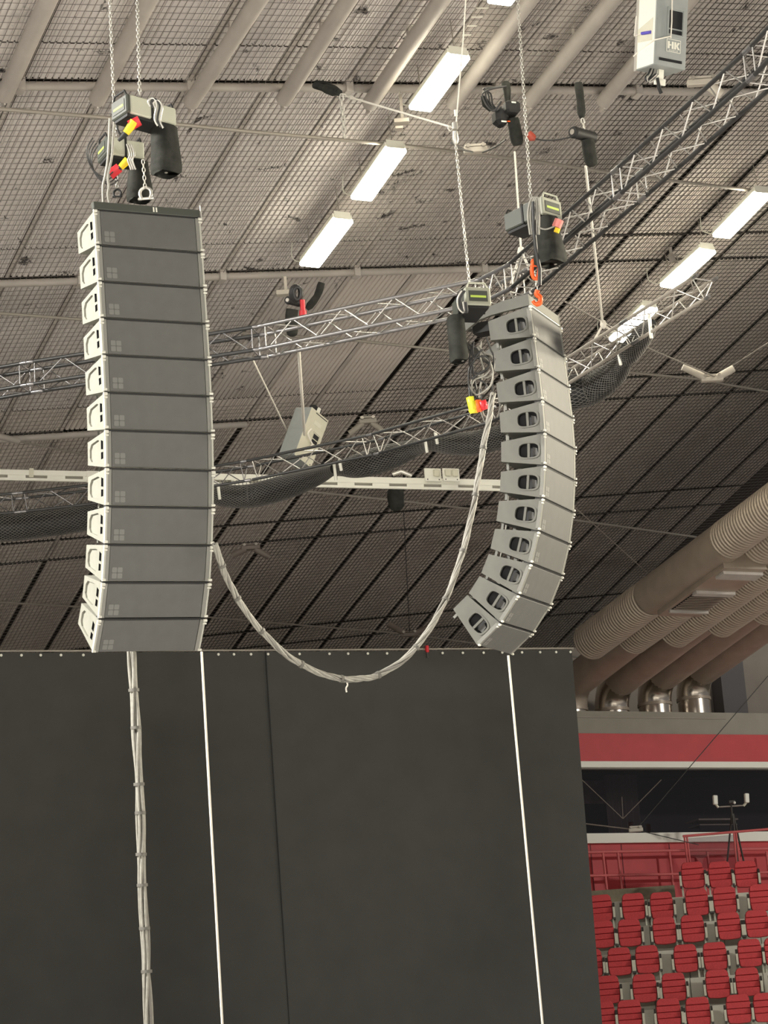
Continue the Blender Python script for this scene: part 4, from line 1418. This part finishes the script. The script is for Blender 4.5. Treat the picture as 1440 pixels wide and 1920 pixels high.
part('side_label', MB().prism([(0.05, 0.27), (0.33, 0.30), (0.33, 0.44), (0.05, 0.52)], -0.006, -0.0032, 'x'), M_CREAM, t)
part('side_panel', MB().box((-0.003, 0.012, 0.01), (0.0, SD - .02, SH - .01)), M_WHITE, t, 'white plate painted as the lit cabinet side')  # white colour stands for light falling on this side
part('rear_rail', MB().box((-0.012, SD - 0.03, -0.01), (0.0, SD + .01, SH)), M_CHROME, t)
part('pole_bracket', MB().box((SW * .40, SD * .4, -0.12), (SW * .55, SD * .5, 0.0)).box((SW * .30, SD * .4, -0.17), (SW * .62, SD * .48, -0.10)), M_WHITE, t)
for k in range(4):
    pts = [(SW * (.2 + .04 * k), SD * .5, 0), (SW * (.1 + .05 * k), SD * .45, -0.07), (SW * (-.02 + .04 * k), SD * .4, -0.12 - .01 * k), (SW * (.06 + .04 * k), SD * .4, -0.15), (SW * (.3 + .03 * k), SD * .4, -0.06)]
    part('cable_coil', MB().tube(spline(pts, 4), 0.012, 6), M_CHROME if k % 2 else M_CABLEB, t)
part('cable_tail', MB().tube(spline([(SW * .35, SD * .4, -0.1), (SW * .42, SD * .4, -0.2), (SW * .5, SD * .4, -0.26)], 4), 0.022, 6), M_BLACK, t)
part('rope', MB().tube([(-0.03, SD, 0.15), (0, SD - .05, 0.20), (-0.012, 0.0, 0.26), (SW * .3, -0.014, 0.31), (SW * .45, -0.014, 0.33)], 0.008, 6), M_ROPE, t)
part('rope', MB().tube([(SW * .46, -0.014, 0.31), (SW * .47, -0.014, 0.5), (SW * .44, -0.02, 0.75), (SW * .36, -0.014, 1.05)], 0.008, 6), M_ROPE, t)
part('rope_clip', MB().tube([(-0.014, SD * .2, 0.36), (-0.016, SD * .65, 0.38)], 0.018, 8), mat('blue_tape', (0.10, 0.08, 0.45), 0.5), t, 'blue tape on the rope')
part('rope', MB().tube([(-0.014, SD * .65, 0.38), (-0.014, SD + .02, 0.38), (-0.014, SD, 0.6)], 0.008, 6), M_ROPE, t)

# tilted cream loudspeaker behind the netted truss
TL, TR, BL = P(586, 764, 33.3), P(617, 790, 33.58), P(552, 852, 33.02)
x = (TR - TL)
Wd = x.length
x.normalize()
zv = TL - BL
Hd = zv.length
zv = (zv - x * zv.dot(x)).normalized()
y = zv.cross(x)
if y.dot(FW) < 0:
    y = -y
M = frame(BL, x, y, zv)
t = thing('hanging_loudspeaker', 'cream loudspeaker hanging tilted behind the netted truss', 'loudspeaker', M=M)
M = frame(BL, x, y, zv)
t.matrix_world = M
part('cabinet', MB().box((0, 0.004, 0), (Wd, 0.32, Hd), bev=0.008), M_GREYSPK, t, 'grey side of the cabinet')
part('baffle', MB().plate([(0.0, 0.0), (Wd, 0.0), (Wd, Hd), (0.0, Hd)], [[(Wd * .55, Hd * .42), (Wd * .85, Hd * .42), (Wd * .85, Hd * .60), (Wd * .55, Hd * .60)]], lambda a, b: (a, 0, b)), M_CREAM, t)
part('horn_throat', MB().box((Wd * .54, 0.002, Hd * .41), (Wd * .86, 0.004, Hd * .61)), M_DARK, t)
fr = MB()
for a, b, c, d in ((.50, .38, .90, .40), (.50, .62, .90, .64), (.50, .40, .53, .62), (.87, .40, .90, .62), (.55, .49, .85, .505)):
    fr.box((Wd * a, -0.008, Hd * b), (Wd * c, 0.0, Hd * d))
part('horn_frame', fr, M_CREAM, t)
part('port_slot', MB().box((Wd * .3, -0.003, Hd * .955), (Wd * .95, 0.0, Hd * .97)), M_DARK, t)
part('logo_plate', MB().box((Wd * .35, -0.002, Hd * .75), (Wd * .75, 0.0, Hd * .83)), mat('pale_cream', (0.68, 0.66, 0.55), 0.5), t)
part('top_bracket', MB().box((Wd * .35, 0.1, Hd), (Wd * .75, 0.2, Hd + .12)), M_BLACK, t)
part('top_tag', MB().box((Wd * .45, 0.05, Hd), (Wd * .58, 0.07, Hd + .10)), M_WHITE, t)
part('rope_loop', MB().tube(spline([(Wd * .3, -0.02, Hd * .62), (Wd * .2, -0.03, Hd * .5), (Wd * .4, -0.03, Hd * .42), (Wd * .6, -0.02, Hd * .38), (Wd * .5, -0.02, Hd * .30)], 4), 0.014, 6), M_ROPE, t)

# ------------------------------------------------------------------ white cable tray with outlet boxes
TA, TB, TC = P(-60, 884, 36.0), P(163, 889, 36.2), P(955, 906, 37.6)


def tray(A, B, lb, top_h, dz):
    x = B - A
    L = x.length
    x.normalize()
    y = Vector((0, 0, 1)).cross(x).normalized()
    zv = x.cross(y)
    t = thing('cable_tray', lb, 'cable tray', M=frame(A, x, y, zv), group=None)
    part('tray_side', MB().box((0, -0.02, -top_h / 2), (L, 0.0, top_h / 2)), M_WHITE, t)
    part('tray_floor', MB().box((0, 0.0, -top_h / 2 - .0), (L, 0.16, -top_h / 2 + .012)), M_WHITE, t)
    part('tray_side', MB().box((0, 0.16, -top_h / 2), (L, 0.18, top_h / 2)), M_WHITE, t)
    part('lower_rail', MB().box((0, -0.01, -top_h / 2 - 0.085), (L, 0.03, -top_h / 2 - 0.045)), M_WHITE, t)
    n = int(L / 0.55)
    for k in range(n + 1):
        X = min(L - .06, k * L / n)
        part('tray_clip', MB().box((X, -0.012, -top_h / 2 - 0.06), (X + .28, 0.03, -top_h / 2 + .0)), M_WHITE, t)
    return t


t = tray(TA, TB, 'white cable tray ending beside the front-facing hang', 0.085, 0)
part('tray_joint', MB().box((0.95, -0.03, -0.08), (1.02, -0.015, 0.07)), M_CREAM, t)
t = tray(TB, TC, 'white cable tray between the two hangs with outlet boxes on it', 0.10, 0)
for px, lb, nb in ((812, 'pale outlet box with one cover, on the white tray', 1), (846, 'pale outlet box with two covers, on the white tray', 2)):
    c = P(px, 889, 37.25)
    t = thing('outlet_box', lb, 'outlet', M=Matrix.Translation(c) @ Matrix.Rotation(AZ + rad(20), 4, 'Z'))
    part('back_plate', MB().box((-0.145, 0.0, -0.12), (0.145, 0.03, 0.10), bev=.008), M_WHITE, t)
    for k in range(nb):
        x0 = (0.0 if nb == 1 else -0.115) + k * 0.125
        part('socket_cover', MB().box((x0, -0.04, -0.045), (x0 + .105, 0.0, 0.075), bev=.012), M_CREAM, t)
    for s in (-.1, .1):
        part('screw', MB().box((s - .008, -0.004, -0.10), (s + .008, 0.0, -0.08)), M_SEATD, t)

# ------------------------------------------------------------------ cables of the hangs
def bundle(name, lb, path, z_of, n, r, rad_b, twist, tie_at=(), cat='cable bundle', tail=None):
    base = spline([P(px, py, z_of(i / (len(path) - 1))) for i, (px, py) in enumerate(path)], 8)
    t = thing(name, lb, cat, loc=base[0])
    N = len(base)
    frs = []
    prev = None
    for k in range(N):
        tg = (base[min(k + 1, N - 1)] - base[max(k - 1, 0)]).normalized()
        if prev is None:
            prev = c2w(1, 0, 0)
        a = (prev - tg * prev.dot(tg)).normalized()
        prev = a
        frs.append((a, tg.cross(a)))
    for q in range(n):
        ph = random.random() * 6.3
        pts = []
        for k in range(N):
            a, b = frs[k]
            an = 2 * pi * q / n + twist * k + 0.3 * sin(k * 0.25 + ph)
            rr = rad_b * (0.9 + 0.12 * sin(k * 0.35 + ph * 2))
            pts.append(base[k] + a * (rr * cos(an)) + b * (rr * sin(an)))
        world_part('cable', MB().tube(pts, r, 6), M_CABLE if q % 4 != 3 else mat('dark_grey_cable', (0.20, 0.19, 0.17), 0.5), t)
    for f in tie_at:
        k = int(f * (N - 2))
        tg = (base[k + 1] - base[k]).normalized()
        world_part('cable_tie', MB().tube([base[k] - tg * .015, base[k] + tg * .015], rad_b + r * 1.3, 10), mat('dark_tape', (0.14, 0.135, 0.12), 0.5), t)
    return t, base


LOOP = [(403, 1020), (416, 1060), (432, 1098), (460, 1145), (495, 1188), (540, 1230), (590, 1258), (635, 1272), (675, 1273), (715, 1263), (768, 1227), (812, 1168), (842, 1108), (865, 1042), (884, 968), (895, 905), (906, 840), (918, 780), (924, 738)]
t, base = bundle('cable_loop', 'thick grey cable bundle sagging in a loop between the two hangs', LOOP, lambda f: 22.3 + 2.6 * f, 6, 0.0135, 0.023, 0.30, (0.06, 0.14, 0.22, 0.31, 0.40, 0.50, 0.58, 0.66, 0.74, 0.82, 0.9))
q = [P(649, 1276, 23.4), P(652, 1284, 23.4), P(649, 1290, 23.4), P(650, 1298, 23.4)]
world_part('loose_string', MB().tube(spline(q, 3), 0.009, 5), M_ROPE, t, 'loose string end under the loop')
TRUNK = [(246, 1205), (249, 1260), (253, 1330), (257, 1400), (261, 1480), (264, 1550), (265, 1620), (269, 1700), (273, 1780), (276, 1850), (280, 1960), (283, 2040)]
bundle('hanging_cables', 'grey taped cable bundle hanging straight down below the front-facing hang', TRUNK, lambda f: 23.0 - .6 * f, 6, 0.015, 0.036, 0.05, (0.14, 0.24, 0.36, 0.43, 0.53, 0.6, 0.69, 0.8))
TANG = [[(905, 655), (893, 668), (884, 690), (884, 710), (896, 702), (914, 690), (918, 676), (908, 668), (892, 672), (880, 690), (879, 720), (886, 742), (893, 760)],
        [(895, 650), (904, 664), (918, 678), (924, 700), (920, 722), (905, 736), (893, 740), (884, 728), (890, 712), (908, 705), (919, 693)],
        [(888, 640), (886, 670), (888, 700), (893, 730), (894, 765)], [(912, 632), (920, 655), (926, 672), (923, 720), (925, 760)],
        [(880, 645), (896, 655), (912, 672), (916, 688), (902, 700), (886, 695), (882, 676), (893, 664)], [(924, 735), (921, 748), (905, 770), (912, 782), (922, 776)]]
TANG += [[(898, 648), (908, 662), (922, 668), (926, 690), (914, 708), (894, 704), (884, 716), (890, 734), (906, 738), (918, 726)],
         [(884, 652), (880, 680), (886, 700), (900, 712), (912, 722), (908, 738), (896, 752)],
         [(902, 640), (900, 668), (906, 690), (902, 716), (898, 736), (902, 754)],
         [(876, 648), (890, 668), (906, 676), (922, 684), (928, 672)]]
TLB = ['coiled black cable loop, upper turn of the tangle behind the side-on hang', 'coiled pale cable loop, lower turn of the tangle behind the side-on hang', 'black cable dropping straight through the tangle', 'black cable running close behind the side-on cabinets', 'small black coil at the top of the tangle', 'short pale cable end below the coloured plugs', 'pale cable winding in an S through the tangle', 'black cable bending round to the coloured plugs', 'pale cable hanging to the red plug', 'black cable crossing the top of the tangle']
for k, pts in enumerate(TANG):
    single('tangled_cable', MB().tube(spline([P(a, b, ZC + .10 + .012 * k) for a, b in pts], 5), 0.0105, 6), M_CABLE if k in (1, 5, 6, 8) else M_CABLEB, TLB[k], 'cable', 'tangled cables behind the side-on hang')
for pts, m_, r, lb in ((((881, 744), (884, 757), (886, 768)), M_LIME, 0.045, 'lime yellow plug hanging from the cable tangle'), (((889, 752), (891, 768)), M_YEL, 0.035, 'amber plug hanging beside the lime yellow plug'), (((895, 750), (897, 766)), M_ORANGE, 0.04, 'orange-red plug in the middle of the hanging plugs'), (((903, 752), (907, 762)), M_RED, 0.05, 'red plug hanging nearest the thick cable loop')):
    t = thing('cable_plug', lb, 'plug', loc=P(*pts[0], ZC + .1), group=None)
    q = [P(a, b, ZC + .1) for a, b in pts]
    world_part('plug_body', MB().tube([q[0]] + q, [r * .5] + [r] * (len(q) - 1) + [r * .9], 10), m_, t)
    world_part('plug_cap', MB().tube([q[-1], q[-1] + (q[-1] - q[0]).normalized() * .04], [r * 1.1, r * .8], 10), m_, t)
    world_part('plug_cord', MB().tube([q[0], q[0] + Vector((0, 0, .14))], 0.011, 6), M_CABLEB, t)
single('rear_cable', MB().tube(spline([P(933, 620, 26.2), P(940, 650, 26.2), P(944, 690, 26.2), P(946, 760, 26.2), P(951, 830, 26.2), P(954, 900, 26.2), P(952, 960, 26.2), P(946, 1010, 26.1), P(935, 1060, 25.9)], 5), 0.012, 6), M_CABLE, 'pale cable running down behind the side-on cabinets', 'cable')
single('guide_rope', rope_mb(P(378, 1222, 22.2), P(419, 1960, 21.4), 0.012), M_ROPE, 'taut white rope hanging from the lowest front-facing cabinet', 'rope')
single('guide_rope', rope_mb(P(953, 1229, 24.8), P(1021, 1960, 24.0), 0.013), M_ROPE, 'taut white rope hanging from the lowest side-on cabinet', 'rope')

# ------------------------------------------------------------------ black stage curtain
YC = 34.6
xa, xb = Py(-90, 1220, YC).x, Py(1072, 1218, YC).x
t = thing('stage_curtain', 'huge black curtain hanging from a thin pipe across the hall', 'curtain', loc=((xa + xb) / 2, YC, 0))


def ctop(x):
    f = (x - xa) / (xb - xa)
    return Py(-90 + (1072 + 90) * f, 1224 - 6 * f, YC).z


xb2 = Py(1113, 1920, YC).x


def cloth(x0, x1, x0b, x1b, seed):
    mb = MB()
    nx, nz = 60, 30
    vs = []
    for k in range(nz + 1):
        f = k / nz
        for i in range(nx + 1):
            g = i / nx
            xt, xbm = x0 + (x1 - x0) * g, x0b + (x1b - x0b) * g
            zt = ctop(xt)
            z = zt * (1 - f) + 0.05 * f
            xx = xt + (xbm - xt) * f
            wob = (0.010 + 0.03 * f) * sin(xx * 2.1 + seed + 0.8 * sin(z * .5)) + 0.012 * f * sin(xx * 5.3 + seed * 2)
            vs.append((xx, YC + wob, z))
    fs = [(k * (nx + 1) + i, k * (nx + 1) + i + 1, (k + 1) * (nx + 1) + i + 1, (k + 1) * (nx + 1) + i) for k in range(nz) for i in range(nx)]
    return mb.add(vs, fs, True)


xm, xmb = Py(497, 1220, YC).x, Py(548, 1960, YC).x
world_part('cloth_panel', cloth(xa, xm, xa, xmb, 0.3), M_CURTAIN, t)
world_part('cloth_panel', cloth(xm, xb, xmb, xb2 + .1, 1.9), M_CURTAIN, t)
pts = []
for k in range(9):
    f = k / 8
    pts.append(Vector((xm + (xmb - xm) * f, YC - 0.02, ctop(xm) * (1 - f) + .05 * f)))
world_part('seam', MB().tube(pts, 0.010, 5), mat('seam_black', (0.02, 0.02, 0.02), 0.9), t)
world_part('top_pipe', MB().tube([(xa, YC + .03, ctop(xa) + .03), ((xa + xb) / 2, YC + .03, ctop((xa + xb) / 2) + .03), (xb + .05, YC + .03, ctop(xb) + .03)], 0.018, 8), M_ROD, t, 'thin pale pipe carrying the curtain')
for px in (1, 39, 75, 113, 155, 408, 437, 469, 501, 560, 616, 651, 688, 724, 828, 866, 905, 940, 977, 1011, 1041, 1068):
    p = Py(px, 1225, YC)
    p.z = ctop(p.x) - 0.05
    world_part('grommet', MB().tube([(p.x, YC - .03, p.z), (p.x, YC - .045, p.z)], 0.022, 8), M_WHITE, t)
t2 = thing('curtain_clip', 'small red clip on the curtain pipe beside the cable loop', 'clip', loc=Py(800, 1216, YC - .01))
part('clip_body', MB().box((-0.02, -0.03, -0.07), (0.03, 0.03, 0.05), bev=.006), M_RED, t2)
part('clip_tail', MB().box((-0.012, -0.02, -0.16), (0.016, 0.0, -0.07)), M_SEATD, t2)

# ------------------------------------------------------------------ stands and seats
ROWS = [[(1299, 1643), (1350, 1642), (1399, 1641)],
        [(1127, 1705), (1188, 1702), (1241, 1700), (1307, 1694), (1359, 1690), (1427, 1685)],
        [(1130, 1754), (1181, 1751), (1246, 1747), (1299, 1743), (1367, 1738), (1420, 1734)],
        [(1108, 1808), (1162, 1805), (1214, 1801), (1286, 1799), (1341, 1795), (1406, 1789), (1456, 1786)],
        [(1140, 1858), (1209, 1855), (1264, 1853), (1346, 1847), (1402, 1843), (1468, 1838)],
        [(1131, 1907), (1181, 1904), (1254, 1901), (1309, 1899), (1385, 1894), (1436, 1891)]]
ZR = [50.0 - 0.75 * k for k in range(6)]
ROT = Matrix.Rotation(AZ - 0.10, 4, 'Z')


def make_seat(lb):
    t = thing('folding_seat', lb, 'seat')
    w = 0.245

    def pad(z0, z1, y0, y1, top=False, bot=False, ww=w):
        if top:
            prof = [(-ww, z0), (ww, z0), (ww, z1 - .09), (ww - .02, z1 - .035), (ww - .07, z1), (-ww + .07, z1), (-ww + .02, z1 - .035), (-ww, z1 - .09)]
        elif bot:
            prof = [(-ww + .02, z0 + .02), (-ww + .06, z0 - .005), (0, z0 - .02), (ww - .06, z0 - .005), (ww - .02, z0 + .02), (ww, z1), (-ww, z1)]
        else:
            prof = [(-ww, z0), (ww, z0), (ww, z1), (-ww, z1)]
        mb = MB()
        c = (sum(p[0] for p in prof) / len(prof), sum(p[1] for p in prof) / len(prof))
        n = len(prof)
        inn = [(c[0] + (p[0] - c[0]) * .94, c[1] + (p[1] - c[1]) * .88) for p in prof]
        vs = [(x, y1, z) for x, z in prof] + [(x, y0 + .025, z) for x, z in prof] + [(x, y0, z) for x, z in inn]
        fs = [tuple(range(n - 1, -1, -1))] + [(k * n + i, k * n + (i + 1) % n, (k + 1) * n + (i + 1) % n, (k + 1) * n + i) for k in range(2) for i in range(n)] + [tuple(range(2 * n, 3 * n))]
        return mb.add(vs, fs)
    part('headrest', pad(0.165, 0.31, -0.03, 0.06, top=True, ww=w * .94), M_SEAT, t)
    part('back_pad', pad(0.035, 0.158, -0.035, 0.06), M_SEAT, t)
    part('back_pad', pad(-0.085, 0.028, -0.05, 0.05), M_SEAT, t)
    part('seat_pan', pad(-0.25, -0.092, -0.11, 0.03, bot=True), M_SEAT, t, 'folded-up seat pan')
    part('back_shell', MB().box((-w + .01, 0.06, -0.22), (w - .01, 0.075, 0.24)), M_SEATD, t)
    for s in (-1, 1):
        a, b = sorted((s * (w + .006), s * (w + .05)))
        part('armrest', MB().prism([(-0.13, -0.24), (0.08, -0.24), (0.08, 0.10), (-0.02, 0.12), (-0.13, 0.02)], a, b, 'x'), M_SEATD, t)
        part('trim_strip', MB().box((a - .001, -0.136, -0.2), (b + .001, -0.130, 0.02)), M_CREAM, t)
        part('leg', MB().box((s * w - .02, -0.02, -0.42), (s * w + .02, 0.04, -0.22)), M_HOISTL, t)
    nest(t, 'trim_strip', 'armrest')
    return t


RN = ['top row', 'second row down', 'third row down', 'fourth row down', 'fifth row down', 'lowest row']
NTH = ['nearest the curtain', 'second from the curtain', 'third from the curtain', 'fourth from the curtain', 'fifth from the curtain', 'sixth from the curtain', 'seventh from the curtain']
seat0 = None
stand = None
base_h = []
for k, row in enumerate(ROWS):
    hs = []
    for i, (px, py) in enumerate(row):
        p = P(px, py, ZR[k] + (px - 1260) * -0.001)
        lb = 'folded red seat in the %s, %s' % (RN[k], NTH[i])
        if seat0 is None:
            seat0 = make_seat(lb)
            o = seat0
        else:
            o = copy_tree(seat0)
        o.matrix_world = Matrix.Translation(p) @ ROT
        o['label'] = lb
        o['group'] = 'red folding seats in the stand'
        hs.append(p.z - 0.42)
    base_h.append(sum(hs) / len(hs))
stand = thing('seating_stand', 'pale concrete steps carrying the rows of red seats', 'stand', M=Matrix.Rotation(AZ, 4, 'Z'))
for k in range(6):
    pl = Matrix.Rotation(-AZ, 4, 'Z') @ P(1260, sum(r[1] for r in ROWS[k]) / len(ROWS[k]), ZR[k])
    y = (pl).y
    xa_, xb_ = (Matrix.Rotation(-AZ, 4, 'Z') @ P(1075, 1700, ZR[k])).x, (Matrix.Rotation(-AZ, 4, 'Z') @ P(1620, 1700, ZR[k])).x
    blk = (xb_ - xa_) / 8
    for q in range(8):
        part('step_block', MB().box((xa_ + q * blk + .006, y - 0.30, base_h[k] - 0.62), (xa_ + (q + 1) * blk - .006, y + 0.45 + (0.6 if k == 0 else 0), base_h[k]), bev=.006), M_CONC, stand)
pl = Matrix.Rotation(-AZ, 4, 'Z') @ P(1260, 1642, ZR[0])
part('back_kerb', MB().box((xa_, pl.y + .95, base_h[0] - .6), ((Matrix.Rotation(-AZ, 4, 'Z') @ P(1276, 1700, ZR[0])).x, pl.y + 1.1, zy(1663, YW - 1.2, 1180))), mat('kerb_brown', (0.22, 0.19, 0.13), 0.8, noise=.2), stand)

# red railing before the parapet
YR = YW - 0.35
t = thing('railing', 'red tubular railing before the red parapet', 'railing', loc=Py(1180, 1620, YR))
for py in (1597, 1641):
    world_part('rail', MB().tube([Py(1060, py + 2, YR), Py(1470, py - 6, YR)], 0.035, 8), M_REDR, t)
for px in (1133, 1161, 1258, 1329, 1440):
    world_part('post', MB().tube([Py(px - 3, 1597, YR), Py(px + 5, 1668, YR)], 0.03, 8), M_REDR, t)
for px in (1108, 1166, 1256):
    o = part('parapet_joint', MB().box((Py(px, 1600, YW).x - .012, YW - .006, z_base - .5), (Py(px, 1600, YW).x + .012, YW + .01, z_sill - .02)), mat('dark_red', (0.16, 0.02, 0.025), 0.7), wall)

# glass screen and tripod at the top of the stand
z = 50.4
t = thing('glass_screen', 'framed glass screen standing behind the top seats', 'screen', loc=P(1285, 1620, z))
world_part('top_rail', MB().tube([P(1280, 1568, z), P(1460, 1553, z)], 0.028, 8), M_REDR, t)
for a, b in (((1283, 1568), (1290, 1625)), ((1288, 1570), (1295, 1625)), ((1376, 1562), (1381, 1620)), ((1380, 1562), (1387, 1620))):
    world_part('post', MB().tube([P(*a, z), P(*b, z)], 0.022, 8), M_REDR, t)
mb = MB()
q = [P(1290, 1572, z), P(1375, 1565, z), P(1382, 1628, z), P(1296, 1630, z)]
dv = c2w(0, 0.008, 0)
mb.add(q + [p + dv for p in q], [(0, 1, 2, 3), (7, 6, 5, 4), (0, 4, 5, 1), (1, 5, 6, 2), (2, 6, 7, 3), (3, 7, 4, 0)])
world_part('pane', mb, M_GLASS, t)
z = 51.4
t = thing('antenna_tripod', 'dark tripod with two white antenna boxes before the lounge window', 'tripod', loc=P(1373, 1620, z))
hub = P(1373, 1528, z)
for e, dz in (((1362, 1632), 0.2), ((1384, 1628), -.3), ((1396, 1622), .1)):
    world_part('leg', MB().tube([P(1373 + (e[0] - 1373) * .08, 1526, z), P(*e, z + dz)], 0.022, 6), M_SEATD, t)
world_part('centre_post', MB().tube([P(1373, 1545, z), P(1371, 1508, z)], 0.025, 8), M_SEATD, t)
world_part('cross_bar', MB().tube([P(1349, 1513, z), P(1397, 1510, z)], 0.018, 8), M_ROD, t)
world_part('head', MB().box((-0.06, -0.05, -0.02), (0.09, 0.05, 0.05), Matrix.Translation(P(1371, 1505, z)) @ Matrix.Rotation(AZ, 4, 'Z'), .01), M_SEATD, t)
world_part('lens', MB().ball(P(1377, 1505, z - .08), 0.035, 8), M_WHITE, t)
for px, y0, y1 in ((1341, 1492, 1508), (1400, 1488, 1505)):
    c = P(px, (y0 + y1) / 2, z)
    world_part('antenna_box', MB().box((-0.05, -0.04, -0.105), (0.05, 0.04, 0.105), Matrix.Translation(c) @ Matrix.Rotation(AZ + .3, 4, 'Z') @ Matrix.Rotation(.06, 4, 'Y'), .012), M_WHITE, t, 'white antenna box')
    s = 1 if px < 1370 else -1
    world_part('swivel', MB().tube([P(px + s * 1, y1, z), P(px + s * 6, 1514 if s > 0 else 1511, z)], 0.03, 8), M_CREAM, t)
print('objects', len(bpy.data.objects))
